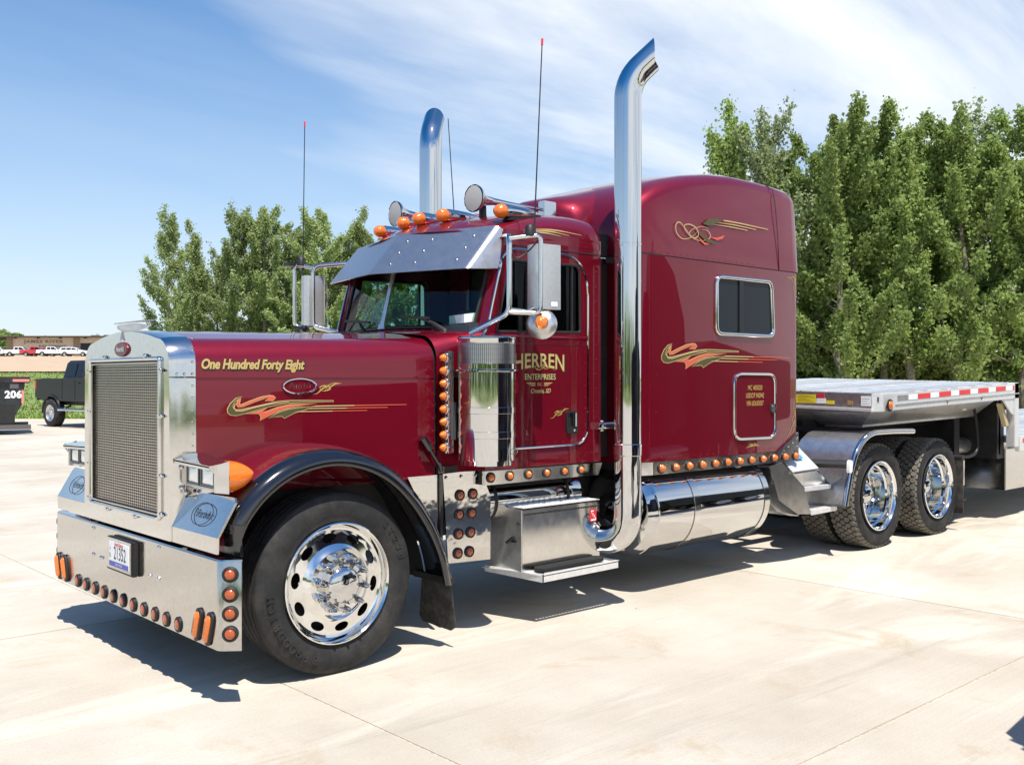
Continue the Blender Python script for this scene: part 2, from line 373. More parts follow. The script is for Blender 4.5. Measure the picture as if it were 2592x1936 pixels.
for i in range(-10, 16):
    for j in range(-10, 15):
        x0, y0 = SX + i * S, SY + j * S; c = Vector((x0 + S / 2, y0 + S / 2, 0)) - CAMP; f, r = c.dot(FWD), c.dot(RGT)
        if not (-44 < f < 39.2 and -64 < r < 70): continue
        if not (f > -6 and abs(r) < f * .56 + 6):   # beyond the frame: joined below
            continue
        if 'm' not in slab_mesh:
            g = .005; mb = MB().box(g, S - g, g, S - g, -.0028, 0)
            o = obj('slab', mb, CONC, yard, smooth=0, bevel=.002, loc=(x0, y0, 0)); slab_mesh['m'] = o
        else: inst(slab_mesh['m'], yard, (x0, y0, 0))
mb = MB()
for i in range(-14, 18):
    for j in range(-14, 17):
        x0, y0 = SX + i * S, SY + j * S; c = Vector((x0 + S / 2, y0 + S / 2, 0)) - CAMP; f, r = c.dot(FWD), c.dot(RGT)
        if -44 < f < 39.2 and -64 < r < 70 and not (f > -6 and abs(r) < f * .56 + 6): mb.box(x0 + .009, x0 + S - .009, y0 + .009, y0 + S - .009, -.0028, 0)
obj('outer_slabs', mb, CONC, yard, smooth=0, kind='stuff')
# the yard's ragged far edge
mb = MB(); a = []; b = []
for k in range(60):
    r = -64 + k * 2.25; a.append(W(r, 35.5, -.0012)); b.append(W(r, 41.6 + .35 * noise.noise(Vector((k * .7, 0, 0))), -.004))
mb.grid([a, b]); obj('yard_apron', mb, CONC, yard, smooth=0)
# grass blades on the bank behind the yard
mb = MB()
for k in range(16000):
    f = 42.3 + 33 * rnd.random() ** 1.5; r = -f * .52 - 2 + rnd.random() * (f * .38 + 4); p = W(r, f, hterr(f, r) - .02 if f > 42.8 else 0); h = rnd.uniform(.05, .17); a = rnd.random() * 6.28; d = Vector((math.cos(a), math.sin(a), 0)) * .05
    q = Vector((rnd.uniform(-.1, .1), rnd.uniform(-.1, .1), h)); mb.add([p - d, p + d, p + q], [(0, 1, 2)])
BLADE = mat('grass_blade', (.19, .27, .055), .8, var=.4, vscale=.9)
obj('grass', mb, BLADE, kind='stuff', smooth=0, recalc=False)

# ---------------- trees
def leafmat(name, c1, c2, c3):
    m = bpy.data.materials.new(name); m.use_nodes = True; nt = m.node_tree; b = nt.nodes['Principled BSDF']; o = nt.nodes['Material Output']
    geo = nt.nodes.new('ShaderNodeNewGeometry'); wn = nd(nt, 'ShaderNodeTexNoise', Scale=9, Detail=2); nt.links.new(geo.outputs['Position'], wn.inputs[0])
    c = ramp(nt, wn.outputs[0], [(.3, c1), (.5, c2), (.72, c3)])
    oi = nt.nodes.new('ShaderNodeObjectInfo'); hs = nd(nt, 'ShaderNodeHueSaturation'); mr = nd(nt, 'ShaderNodeMapRange'); mr.inputs[3].default_value = .8; mr.inputs[4].default_value = 1.2
    nt.links.new(oi.outputs['Random'], mr.inputs[0]); nt.links.new(mr.outputs[0], hs.inputs['Value']); nt.links.new(c, hs.inputs['Color'])
    nt.links.new(hs.outputs[0], b.inputs['Base Color']); b.inputs['Roughness'].default_value = .55; b.inputs['Specular IOR Level'].default_value = .28
    t = nt.nodes.new('ShaderNodeBsdfTranslucent'); nt.links.new(hs.outputs[0], t.inputs[0]); mx = nd(nt, 'ShaderNodeMixShader'); mx.inputs[0].default_value = .48
    nt.links.new(b.outputs[0], mx.inputs[1]); nt.links.new(t.outputs[0], mx.inputs[2]); nt.links.new(mx.outputs[0], o.inputs[0]); return m
LEAF = leafmat('cottonwood_leaf', (.22, .315, .07), (.32, .42, .115), (.43, .50, .22))
LEAF2 = leafmat('silvery_leaf', (.24, .31, .12), (.34, .40, .19), (.46, .50, .32))
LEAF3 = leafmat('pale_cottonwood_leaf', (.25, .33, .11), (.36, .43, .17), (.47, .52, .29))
def tree_mesh(seed, H, spread, nl, leaf, lean=.0, plume=1.0, low=.12):
    """trunk with rising limbs; leaves clustered along the limb ends"""
    r = random.Random(seed); wood = MB(); lv = MB(); spots = []
    tp = [Vector((0, 0, 0))]; n = 7
    for i in range(1, n + 1): tp.append(Vector((lean * H * i / n + r.uniform(-.18, .18), r.uniform(-.18, .18), H * .9 * i / n)))
    wood.tube(tp, [.20 * (1 - .88 * i / n) * H / 13 + .012 for i in range(n + 1)], 7)
    nb = 40
    for i in range(nb):
        t = low + (1 - low) * (i + r.random()) / nb; k = min(n - 1, int(t * n)); b = tp[k].lerp(tp[k + 1], t * n - k)
        a = r.random() * 6.283; L = spread * (1.1 - .72 * t ** 1.2) * r.uniform(.5, 1.2); up = r.uniform(.7, 1.9) * plume * (.45 + .8 * t)
        d = Vector((math.cos(a), math.sin(a), up)).normalized(); e = b + d * L * (1 + .45 * up); m = b.lerp(e, .5) + Vector((math.cos(a), math.sin(a), -.6)) * .10 * L
        wood.tube([b, m, e], [.05 * (1.15 - t), .03 * (1.15 - t), .006], 5)
        for q in range(8):      # sprays along the limb, each a small upright tuft
            s = .22 + .112 * q + r.uniform(-.05, .05); P = b.lerp(m, s * 2) if s < .5 else m.lerp(e, s * 2 - 1)
            o_ = Vector((r.uniform(-1, 1), r.uniform(-1, 1), r.uniform(-.3, .9))) * .42 * (1.1 - s) ; wood.tube([P, P + o_], [.012, .004], 4)
            spots.append((P + o_, (.20 + .20 * r.random()) * (1.25 - .55 * s), (d + Vector((0, 0, .6))).normalized()))
    for q in range(9): spots.append((tp[-1] + Vector((r.uniform(-.12, .12), r.uniform(-.12, .12), -.35 + .19 * q)), .30 - .022 * q, Vector((0, 0, 1))))
    per = nl / len(spots)
    for c, rad, d in spots:
        for q in range(int(per * r.choice((.35, .8, 1.1, 1.6)))):
            g = Vector((r.gauss(0, 1), r.gauss(0, 1), r.gauss(0, 1))) * rad * .55; g += d * r.gauss(.15, .75) * rad
            p = c + g; s = leaf * r.uniform(.5, 1.35)
            nx = Vector((r.gauss(0, 1), r.gauss(0, 1), r.gauss(0, .8))).normalized(); t = nx.orthogonal().normalized(); t.rotate(Matrix.Rotation(r.random() * 6.28, 3, nx)); v = nx.cross(t)
            lv.add([p - t * s * .5, p + v * s * .42 - t * s * .1, p + t * s * .62, p - v * s * .42 - t * s * .1], [(0, 1, 2, 3)])
    return wood, lv
PROTO = []
def make_tree(kind, seed, H, spread, nl, leaf, m, lean=0, plume=1.0, low=.12):
    t = thing('cottonwood_tree', kind, 'tree', group='shelterbelt trees')
    wd, lv = tree_mesh(seed, H, spread, nl, leaf, lean, plume, low)
    obj('trunk', wd, BARK, t, recalc=False); obj('crown', lv, m, t, smooth=0, recalc=False)
    PROTO.append(t); return t
specs = [(1, 14.5, 2.3, 24000, .15, LEAF, .02, 1.5, .14), (2, 13.2, 3.4, 38000, .155, LEAF, -.02, .85, .08), (3, 13.8, 2.8, 19000, .15, LEAF2, .03, 1.25, .16), (4, 12.6, 3.6, 38000, .155, LEAF, .0, .7, .06)]
for s in specs: make_tree('', *s)
used = [0] * 4
def plant(k, r, f, sc, rz, label, zs=1.0):
    z = hterr(f, r) if f > 42.8 else 0
    if used[k] == 0: o = PROTO[k]; o.location = W(r, f, z - .05); o.rotation_euler = (0, 0, rz); o['label'] = label
    else: o = dup(PROTO[k], W(r, f, z - .05), rz, label)
    used[k] = 1; o.scale = (sc, sc, sc * zs); return o
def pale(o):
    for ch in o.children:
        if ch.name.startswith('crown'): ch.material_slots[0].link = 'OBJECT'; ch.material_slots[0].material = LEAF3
def U(u, f): return (u - 1106) / 2133.5 * f     # bearing -> metres to the right
front = [(1562, 45, 0, .93, 'slender pale cottonwood just clear of the sleeper, tallest at the near end of the row'),
 (1680, 44, 2, .95, 'cottonwood with a thin forked top right behind the sleeper corner'),
 (1812, 43, 1, 1.0, 'broad cottonwood behind the front end of the flatbed deck, second crown from the sleeper'),
 (1905, 44.5, 3, 1.04, 'low leafy cottonwood filling the gap over the flatbed deck'),
 (1965, 43, 0, .88, 'tall cottonwood with a pointed dense crown over the middle of the deck'),
 (2075, 43.5, 3, 1.03, 'wide low cottonwood leaning over the rear half of the deck'),
 (2120, 45, 2, .97, 'cottonwood with one spire top over the rear end of the deck'),
 (2215, 43, 1, .98, 'big cottonwood cut by the edge of the view at the far end of the row'),
 (2330, 44, 3, 1.0, 'bushy cottonwood beyond the lower trailer deck, last of the row')]
for i, (u, f, k, sc, lab) in enumerate(front): plant(k, U(u, f), f, sc, i * 2.1, lab)
back = [(1660, 48, 3, .95, 'second row cottonwood in shade between the slender pale tree and the forked one'),
 (1760, 48.5, 3, 1.0, 'second row cottonwood closing the gap behind the forked tree'), (1850, 49, 1, .98, 'second row cottonwood rising behind the broad crown at the front of the deck'),
 (1960, 48, 3, 1.0, 'second row cottonwood directly behind the tall pointed crown'), (2030, 49, 1, .95, 'second row cottonwood between the pointed crown and the wide leaning one'),
 (2170, 48, 3, 1.02, 'second row cottonwood behind the single spired tree over the deck end'), (2270, 49, 1, .95, 'second row cottonwood at the far end, behind the bushy last tree')]
for i, (u, f, k, sc, lab) in enumerate(back): plant(k, U(u, f), f, sc, 1 + i * 1.7, lab)
left = [(362, 66, 2, .90, 'thin silvery cottonwood at the open left end of the row, sky showing through it'),
 (430, 69, 0, .80, 'small gap filling cottonwood beside the thin silvery end tree'),
 (505, 67, 2, .93, 'silvery cottonwood second from the open end of the row'),
 (575, 67, 1, .99, 'full cottonwood with twin tops seen over the middle of the hood'),
 (640, 68, 3, .94, 'low round cottonwood behind the far mirror antenna'),
 (705, 66, 3, 1.0, 'leafy cottonwood behind the far mirror frame'),
 (765, 67, 0, .86, 'tall airy cottonwood beside the sun visor tip'),
 (815, 69, 1, .84, 'cottonwood half hidden by the far side of the windshield')]
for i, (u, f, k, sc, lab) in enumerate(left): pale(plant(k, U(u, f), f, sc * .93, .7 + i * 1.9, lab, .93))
for i, (u, f, k, sc, lab) in enumerate([(880, 70, 3, .72, 'short cottonwood seen only through the windshield, beside the centre strip'), (945, 69, 3, .68, 'low cottonwood glimpsed through the cab between dashboard and visor'), (1010, 69, 1, .62, 'low cottonwood behind the cab, last of the row toward the sleeper')]):
    plant(k, U(u, f), f, sc, i * 1.3, lab)
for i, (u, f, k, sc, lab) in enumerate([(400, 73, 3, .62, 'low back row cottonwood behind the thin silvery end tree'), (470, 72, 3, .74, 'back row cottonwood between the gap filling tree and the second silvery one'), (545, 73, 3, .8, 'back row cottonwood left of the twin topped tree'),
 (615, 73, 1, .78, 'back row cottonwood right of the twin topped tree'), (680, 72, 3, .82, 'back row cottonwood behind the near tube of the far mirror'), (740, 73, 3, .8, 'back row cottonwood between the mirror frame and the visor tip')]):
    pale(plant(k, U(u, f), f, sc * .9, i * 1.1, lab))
# undergrowth along the foot of the row
mb = MB()
for k in range(44000):
    if k % 3: u = rnd.uniform(1560, 2420); f = rnd.uniform(44.5, 51); hh = 4.2
    else: u = rnd.uniform(320, 900); f = rnd.uniform(66, 74); hh = 2.6
    r = U(u, f); b = hh * (.55 + .45 * noise.noise(Vector((r * .35, f * .3, 1)))); p = W(r, f, hterr(f, r) + b * rnd.random() ** .8); s = rnd.uniform(.08, .17)
    a = Vector((rnd.gauss(0, 1), rnd.gauss(0, 1), rnd.gauss(0, 1))).normalized(); t = a.orthogonal().normalized(); v = a.cross(t)
    mb.add([p - t * s, p + v * s * .7, p + t * s, p - v * s * .7], [(0, 1, 2, 3)])
obj('undergrowth', mb, LEAF, kind='stuff', smooth=0, recalc=False)
# far wood on the skyline and the wood behind the photographer (seen in the chrome)
def wood(name, spots, hgt, n, leaf):
    mb = MB()
    for r, f, h in spots:
        for k in range(n):
            a = rnd.random() * 6.28; q = rnd.random() ** .5 * h * .55; p = W(r + math.cos(a) * q, f + math.sin(a) * q * .6, 0); zz = hterr(f, r) if f > 0 else 0
            p.z = zz + h * (1 - (q / (h * .55)) ** 2 * .7) * rnd.random() ** .45; s = leaf * rnd.uniform(.6, 1.4)
            x = Vector((rnd.gauss(0, 1), rnd.gauss(0, 1), rnd.gauss(0, 1))).normalized(); t = x.orthogonal().normalized(); v = x.cross(t)
            mb.add([p - t * s, p + v * s * .7, p + t * s, p - v * s * .7], [(0, 1, 2, 3)])
    return obj(name, mb, LEAF, kind='stuff', smooth=0, recalc=False)
wood('far_wood', [(-153 + 1.65 * k + rnd.uniform(-.6, .6), 275 + rnd.uniform(-6, 6), 9.9 - .24 * k + rnd.uniform(-.5, .5)) for k in range(13)], 9, 1300, .5)
wood('woods', [(-150 + 8 * k + rnd.uniform(-3, 3), -70 + rnd.uniform(-8, 8), 7 + 3 * rnd.random()) for k in range(38)], 9, 260, .9)
# ------------------------------------------------------------------ the truck (front axle on x = 0, nose towards -x, near side towards -y)
TR = thing('semi_truck', 'maroon long-nose semi truck with chrome stacks and tall sleeper, parked on concrete', 'truck')
TR['kind'] = 'thing'
def T(name, mb, m, parent=None, **k): return obj(name, mb, m, parent or TR, **k)
# shared small lamps, modelled pointing along -y
def lamp_proto(name, parent, r, bez, h, m, cone=False):
    p = MB().lathe([(0, 0), (bez, 0), (bez, .008), (r * 1.02, .014), (r, .004)], ax=(0, -1, 0), n=16)
    o = obj(name, p, DARK, parent)
    prof = [(r, .004), (r, h * .35), (r * .8, h * .72), (r * .45, h * .95), (0, h)] if not cone else [(r, .004), (r * .95, h * .25), (r * .62, h * .65), (r * .3, h * .93), (0, h)]
    obj('lens', MB().lathe(prof, ax=(0, -1, 0), n=16), m, o); return o
def rot_to(d):   # rotation that takes -y to direction d
    return Vector(d).to_track_quat('-Y', 'Z').to_euler()
# ---- bumper
x0 = -.794
prof = [(-1.345, -.70), (-1.275, x0), (1.275, x0), (1.345, -.70)]
mb = MB(); outer = [(x, y) for y, x in prof]; inner = [(-.69, 1.335), (x0 + .012, 1.268), (x0 + .012, -1.268), (-.69, -1.335)]
pl = arc([(x, y, 0) for x, y in outer], [0, .03, .03, 0], 4, False); pi = arc([(x, y, 0) for x, y in inner], [0, .03, .03, 0], 4, False)
rows = [[(p.x, p.y, .303) for p in pl], [(p.x, p.y, .765) for p in pl], [(p.x + .006, p.y, .775) for p in pl], [(p.x + .05 * (abs(p.y) < 1.3), p.y * (.985 if abs(p.y) > 1.3 else 1), .778) for p in pl]]
mb.grid(rows); mb.grid([[(p.x, p.y, .303) for p in pi], [(p.x, p.y, .77) for p in pi]]); mb.grid([rows[0], [(p.x, p.y, .303) for p in reversed(pi)]])
bumper = T('bumper', mb, BUMP, recalc=True, smooth=30)
T('bumper_bracket', MB().box(-.74, -.45, -.55, -.40, .40, .74).box(-.74, -.45, .40, .55, .40, .74).box(-.77, -.73, -.95, .95, .45, .76), BLACK)
lo = lamp_proto('marker_light', bumper, .034, .044, .020, AMBERD)
ys = [.823 - k * .161 for k in range(11)]
for k, y in enumerate(ys):
    o = lo if k == 0 else inst(lo, bumper); o.location = (x0 - .001, y, .353); o.rotation_euler = rot_to((-1, 0, 0)); o.scale = (.86, 1, 1.0)
def oval(parent, y, tilt):
    mb = MB(); st = [];
    def ring(w, h, d): return [Vector((-d, math.cos(a) * w, math.sin(a) * w + (h if math.sin(a) > 0 else -h))) for a in [i * math.pi / 8 + math.pi / 16 for i in range(16)]]
    Mx = Matrix.Rotation(tilt, 4, 'X')
    o = obj('oval_light', MB().grid([[Mx @ p for p in q] for q in (ring(.045, .068, 0), ring(.045, .068, .010), ring(.033, .064, .016), ring(.032, .062, .006))], True), DARK, parent)
    obj('lens', MB().grid([[Mx @ p for p in q] for q in (ring(.032, .062, .006), ring(.030, .062, .020), ring(.018, .058, .030), ring(.002, .05, .032))], True), AMBER, o)
    o.location = (x0 - .002, y, .402); o.scale = (1, .84, .84); return o
for y, t in ((1.195, -.32), (1.065, -.32), (-1.043, .32), (-1.176, .32)): oval(bumper, y, t)
for s in (1, -1):
    el = lamp_proto('marker_light', bumper, .030, .042, .024, AMBERD); d = Vector((x0 - -.70, s * -.07, 0)).normalized(); N = Vector((-.07, s * .094, 0)).normalized()
    for k, z in enumerate((.701, .598, .497, .393)):
        o = el if k == 0 else inst(el, bumper); o.location = Vector((-.747, s * 1.312, z)) + N * .003; o.rotation_euler = rot_to(N)
bolt = obj('bolt', MB().lathe([(.012, 0), (.011, .006), (.006, .011), (0, .012)], ax=(-1, 0, 0), n=10), CHROME, bumper, loc=(x0, .538, .74))
for y, z in ((-.517, .746), (.538, .569), (.401, .565), (.375, .565), (-.393, .566), (-.516, .566)): inst(bolt, bumper, (x0, y, z))
# licence plate on its box
pb = T('plate_box', MB().box(-.832, x0, -.215, .20, .53, .735), BLACK, bumper, bevel=.006)
T('plate_backing', MB().box(-.838, -.833, -.205, .195, .545, .733), BUMP, bumper, bevel=.002)
lp = T('license_plate', MB().box(-.844, -.839, -.195, .125, .563, .718), WHITE, bumper, bevel=.003)
PF = dict(O=(-.8765, .005, 0), U=(0, -1, 0), V=(0, 0, 1))
def ptext(s, m, y, z, size, sx, shear=0, off=.0): decal_text('plate_lettering', s, lp, m, (-.8445, y - .035, z), (0, -1, 0), (0, 0, 1), size, sx, shear, off, lift=.001)
ptext('21352', INK, -.018, .612, .112, .70); ptext('South Dakota', REDP, .0, .694, .030, .8, .2, .0008); ptext('P', INK, .138, .655, .035, .7); ptext('DL', INK, .138, .618, .035, .7)
decal('plate_band', [[(-.19, .566), (.12, .566), (.12, .596), (-.19, .596)]], lp, BLUEP, lambda u, v, l: (-.8448, u, v), 0)
ptext('GREAT FACES', WHITE, .0, .575, .018, 1.0)
# ---- grille shell
def hood_sec(x, hw, zt, zb=1.05, cr=.05, sh=.16):
    """half section from the bottom of the side over the shoulder to the crown, mirrored"""
    h = [(hw + .012, zb), (hw + .006, (zb + zt) * .5), (hw, zt - cr - sh)]
    for k in range(1, 7):
        a = k / 6 * math.pi / 2; h.append((hw - sh * (1 - math.cos(a)) * 1.05, zt - cr - sh + sh * math.sin(a)))
    for t in (.75, .5, .25): h.append(((hw - sh * 1.05) * t, zt - cr * t * t))
    h.append((0, zt)); h = [(a, b) for a, b in h]
    return [(x, -a, b) for a, b in h] + [(x, a, b) for a, b in reversed(h[:-1])]
SHX = -.80
fo = hood_sec(SHX, .672, 2.0, .80, .055, .15); mb = MB()
gz0, gz1, gy = .905, 1.835, .565
hole = arc([(SHX, -gy, gz0), (SHX, -gy, gz1), (SHX, gy, gz1), (SHX, gy, gz0)], [.05, .02, .02, .05], 4)
mb.prism([(SHX, y, z) for _, y, z in fo], (.008, 0, 0), [hole])
sec = [fo, [(x + .010, y * 1.004, z + .004) for x, y, z in fo], hood_sec(-.74, .688, 2.008, .80, .05, .155), hood_sec(-.657, .702, 2.012, .80, .05, .16)]
mb.grid(sec[0:1] + sec[1:]); shell = T('grille_shell', mb, STEEL, smooth=35)
T('shell_seam', MB().tube([(-.80, -.672, 1.722), (-.74, -.692, 1.722), (-.657, -.706, 1.722)], .005, 6).tube([(-.80, .672, 1.722), (-.657, .706, 1.722)], .005, 6), CHROME, shell)
fr = [(SHX - .006, y, z) for _, y, z in arc([(0, -gy + .005, gz0 + .005), (0, -gy + .005, gz1 - .005), (0, gy - .005, gz1 - .005), (0, gy - .005, gz0 + .005)], [.05, .02, .02, .05], 4)]
frame = T('grille_frame', MB().tube(fr, .012, 8, True).tube([(SHX - .004, y * .955, gz0 + .03 if z < 1.3 else gz1 - .03 if z > 1.8 else z) for _, y, z in fr], .006, 6, True), STEEL, shell)
# punched grille sheet: a real lattice with round-cornered holes
mb = MB(); ny, nz = 36, 54; wy, wz = (2 * gy - .02) / ny, (gz1 - gz0 - .02) / nz
for i in range(ny):
    for j in range(nz):
        a, b = -gy + .01 + i * wy, gz0 + .01 + j * wz; c = [(a, b), (a + wy, b), (a + wy, b + wz), (a, b + wz)]; cy, cz = a + wy / 2, b + wz / 2
        q = [(cy + wy * .405 * math.cos(t), cz + wz * .405 * math.sin(t)) for t in [math.pi * (.25 + k / 4) for k in range(8)]]
        o4 = [(a + wy, b + wz), (cy, b + wz), (a, b + wz), (a, cz), (a, b), (cy, b), (a + wy, b), (a + wy, cz)]
        vs = [(SHX + .012, y, z) for y, z in o4] + [(SHX + .012, y, z) for y, z in q] + [(SHX + .030, y, z) for y, z in q]
        fs = []
        for k in range(8):
            n = (k + 1) % 8; fs += [(k, n, 8 + n, 8 + k), (8 + k, 8 + n, 16 + n, 16 + k)]
        mb.add(vs, fs)
gm = T('grille_mesh', mb, mat('grille_metal', (.42, .40, .37), .3, 1, dirt=((.30, .25, .19), .7, 30)), shell, smooth=0, recalc=False)
gm['kind'] = 'stuff'
T('radiator', MB().box(SHX + .07, SHX + .10, -gy, gy, gz0, gz1), mat('radiator_core', (.012, .011, .010), .8, dirt=((.05, .04, .03), .7, 12)), shell)
for y, z in [(sy * (gy + .012), z) for sy in (-1, 1) for z in (1.76, 1.50, 1.16, .94)] + [(-.2, gz0 - .012), (.25, gz0 - .012), (-.35, gz1 + .012), (.3, gz1 + .012)]:
    if 'gb' not in globals(): gb = obj('grille_bolt', MB().lathe([(.014, 0), (.013, .008), (.008, .016), (0, .018)], ax=(-1, 0, 0), n=8).box(-.012, 0, -.035, .035, -.006, .006), CHROME, shell, loc=(SHX - .004, y, z))
    else: inst(gb, shell, (SHX - .004, y, z))
# emblem, ornament
em = T('emblem', MB().lathe([(0, .014), (.096, .014), (.102, .008), (.103, 0)], ax=(-1, 0, 0), o=(SHX - .001, .012, 1.893), n=28), mat('emblem_red', (.12, .008, .014), .4, .2, .4), shell)
em.data.transform(Matrix.Translation((0, 0, 1.893)) @ Matrix.Diagonal((1, 1, .44, 1)) @ Matrix.Translation((0, 0, -1.893)))
decal_text('emblem_script', 'Peterbilt', em, CHROME, (SHX - .016, .012, 1.880), (0, -1, 0), (0, 0, 1), .042, .85, .25, .001, lift=.002)
orn = MB().prism([(-.83, 0, 2.018), (-.80, 0, 2.004), (-.70, 0, 2.012), (-.62, 0, 2.045), (-.72, 0, 2.058), (-.83, 0, 2.040)], (0, .03, 0)).prism([(-.835, -.035, 2.045), (-.72, -.03, 2.062), (-.60, .015, 2.075), (-.72, .06, 2.062), (-.835, .065, 2.045)], (0, 0, .010)).prism([(-.815, .004, 1.945), (-.80, .004, 2.02), (-.70, .004, 2.02), (-.775, .004, 1.99)], (0, .022, 0))
T('hood_ornament', orn, ALU, shell, bevel=.003)
rv = MB()
def rivets(mb, pts, N, r=.006, h=.004):
    for p in pts: mb.lathe([(r, 0), (r * .7, h * .75), (0, h)], p, N, 6)
for s in (-1, 1):
    rivets(rv, [(-.675, s * (.700 + .002), 1.13 + .068 * k) for k in range(13)], (0, s, 0), .008, .006); rivets(rv, [(-.72, s * .697, 1.742), (-.76, s * .688, 1.742)], (0, s, 0), .008, .006)
o = T('shell_rivets', rv, CHROME, shell, smooth=0); o['kind'] = 'stuff'
# ---- sloped guard plates with the oval script
def oval_script(parent, O, U, V, w, h, m):
    O, U, V = Vector(O), Vector(U).normalized(), Vector(V).normalized(); N = U.cross(V)
    ringp = [O + U * math.cos(a) * w + V * math.sin(a) * h + N * .003 for a in [k * math.pi / 18 for k in range(36)]]
    obj('oval_ring', MB().tube(ringp, .0022, 5, True), m, parent)
    decal_text('oval_script', 'Peterbilt', parent, m, O - V * h * .30, U, V, h * 1.0, .86, .3, .0, lift=.003)
for s in (-1, 1):
    A = [(-.792, .665, .80), (-.792, 1.25, .80), (-.792, 1.255, .885), (-.792, .665, .885)]
    B = [(-.792, .665, .885), (-.792, 1.255, .885), (-.690, 1.255, 1.062), (-.680, 1.225, 1.085), (-.695, .88, 1.082), (-.72, .70, 1.04)]
    mb = MB(); 
    for P in (A, B): mb.prism([(x, -s * -1 * y if s > 0 else -y, z) for x, y, z in P], (.012, 0, -.004 if P is B else 0))
    gp = T('guard_plate', mb, STEEL, smooth=25)
    c = (-.742, s * .985, .975); Vv = Vector((.105, 0, .19)); oval_script(gp, Vector(c) + Vector((-.004, 0, .006)), (0, -1, 0), Vv, .118, .064, INK)
    # filler between shell and plate
    mb = MB().prism([(-.79, s * .664, .80), (-.60, s * .69, .80), (-.60, s * .69, 1.13), (-.79, s * .664, .89)], (0, s * .008, 0)); T('shell_skirt', mb, STEEL)
# ---- hood
hs = [(-.656, .703, 2.010), (-.3, .740, 2.018), (.1, .782, 2.026), (.5, .822, 2.035), (.80, .852, 2.044), (.925, .864, 2.050)]
hood = T('hood', MB().grid([hood_sec(x, w_, z, 1.05, .06, .165) for x, w_, z in hs]), RED, smooth=50)
HA = Vector((-.66, -.70, 0)); HU = (Vector((.96, -.86, 0)) - HA).normalized(); HN = Vector((HU.y, -HU.x, 0))
def HF(u, v, l=.003):     # exactly on the near side of the hood
    x = HA.x + HU.x * u; w_ = lerp([(a, b) for a, b, c in hs], x); zt_ = lerp([(a, c) for a, b, c in hs], x)
    return Vector((x, -(w_ + lerp([(1.05, .012), ((1.05 + zt_) / 2, .006), (zt_ - .225, 0), (3, 0)], v) + l), v))
HUT = Vector((1, -.1044, 0)).normalized()
for s in (-1, 1):
    T('hood_seam', MB().tube([(x, s * (w_ + .0045), 1.719) for x, w_, z in hs], .0035, 5), RED, hood)
rv = MB(); rivets(rv, [HF(.03 + .0824 * k, 1.738, -.003) for k in range(20)], HN, .005, .0025); rivets(rv, [HF(1.46 + (k % 2) * .075, 1.66 - .055 * (k // 2), -.003) for k in range(16)], HN, .005, .003)
rv = T('hood_rivets', rv, RED, hood, smooth=0); rv['kind'] = 'stuff'
# hood print
SW = dict(A=[(0.27, 1.609), (0.237, 1.598), (0.203, 1.568), (0.186, 1.538), (0.188, 1.518), (0.203, 1.505), (0.237, 1.501), (0.293, 1.513), (0.377, 1.535), (0.448, 1.551), (0.557, 1.57), (0.668, 1.573), (0.856, 1.5735), (0.856, 1.577), (0.668, 1.580), (0.557, 1.580), (0.492, 1.575), (0.412, 1.56), (0.335, 1.544), (0.272, 1.532), (0.237, 1.531), (0.22, 1.539), (0.215, 1.555), (0.224, 1.576), (0.244, 1.594)],
 B=[(0.265, 1.599), (0.248, 1.584), (0.241, 1.564), (0.251, 1.549), (0.279, 1.553), (0.335, 1.575), (0.405, 1.598), (0.441, 1.604), (0.416, 1.582), (0.463, 1.585), (0.477, 1.6), (0.466, 1.61), (0.441, 1.612), (0.391, 1.604), (0.321, 1.581), (0.265, 1.559), (0.255, 1.566), (0.258, 1.581)],
 C=[(0.293, 1.507), (0.377, 1.521), (0.423, 1.539), (0.392, 1.514), (0.42, 1.516), (0.491, 1.54), (0.572, 1.556), (0.752, 1.563), (0.594, 1.547), (0.513, 1.529), (0.448, 1.502), (0.384, 1.468), (0.39, 1.487), (0.377, 1.509)],
 D=[(0.437, 1.481), (0.499, 1.512), (0.557, 1.528), (0.624, 1.537), (0.736, 1.546), (0.668, 1.526), (0.594, 1.507), (0.557, 1.49), (0.535, 1.478), (0.52, 1.491), (0.491, 1.49)],
 S1=[(0.736, 1.549), (1.0, 1.5488), (1.0, 1.5432), (0.706, 1.542)], S2=[(0.699, 1.534), (.95, 1.533), (.95, 1.528), (0.668, 1.529)], S3=[(0.624, 1.517), (.85, 1.516), (.85, 1.5115), (0.594, 1.512)],
 T1=[(1.0, 1.5488), (1.379, 1.548), (1.379, 1.544), (1.0, 1.5432)], T2=[(.95, 1.533), (1.239, 1.532), (1.239, 1.528), (.95, 1.528)], T3=[(.85, 1.516), (1.091, 1.515), (1.091, 1.511), (.85, 1.5115)],
 G=[(0.258, 1.589), (0.227, 1.564), (0.22, 1.544), (0.234, 1.524), (0.272, 1.523), (0.349, 1.542), (0.448, 1.562), (0.564, 1.573), (0.564, 1.576), (0.448, 1.567), (0.349, 1.547), (0.272, 1.529), (0.237, 1.529), (0.226, 1.546), (0.232, 1.563)])
def grow(P, k):
    c = [Vector((*p, 0)) for p in P]; n = len(c); area = sum(c[i].x * c[(i + 1) % n].y - c[(i + 1) % n].x * c[i].y for i in range(n)); sg = 1 if area > 0 else -1; o_ = []
    for i in range(n):
        a, b = (c[i] - c[i - 1]).normalized(), (c[(i + 1) % n] - c[i]).normalized(); m = Vector(((a + b).y, -(a + b).x, 0)); L = m.length
        o_.append((c[i] + (m / L * sg * k if L > .2 else Vector((0, 0, 0)))).xy[:])
    return o_
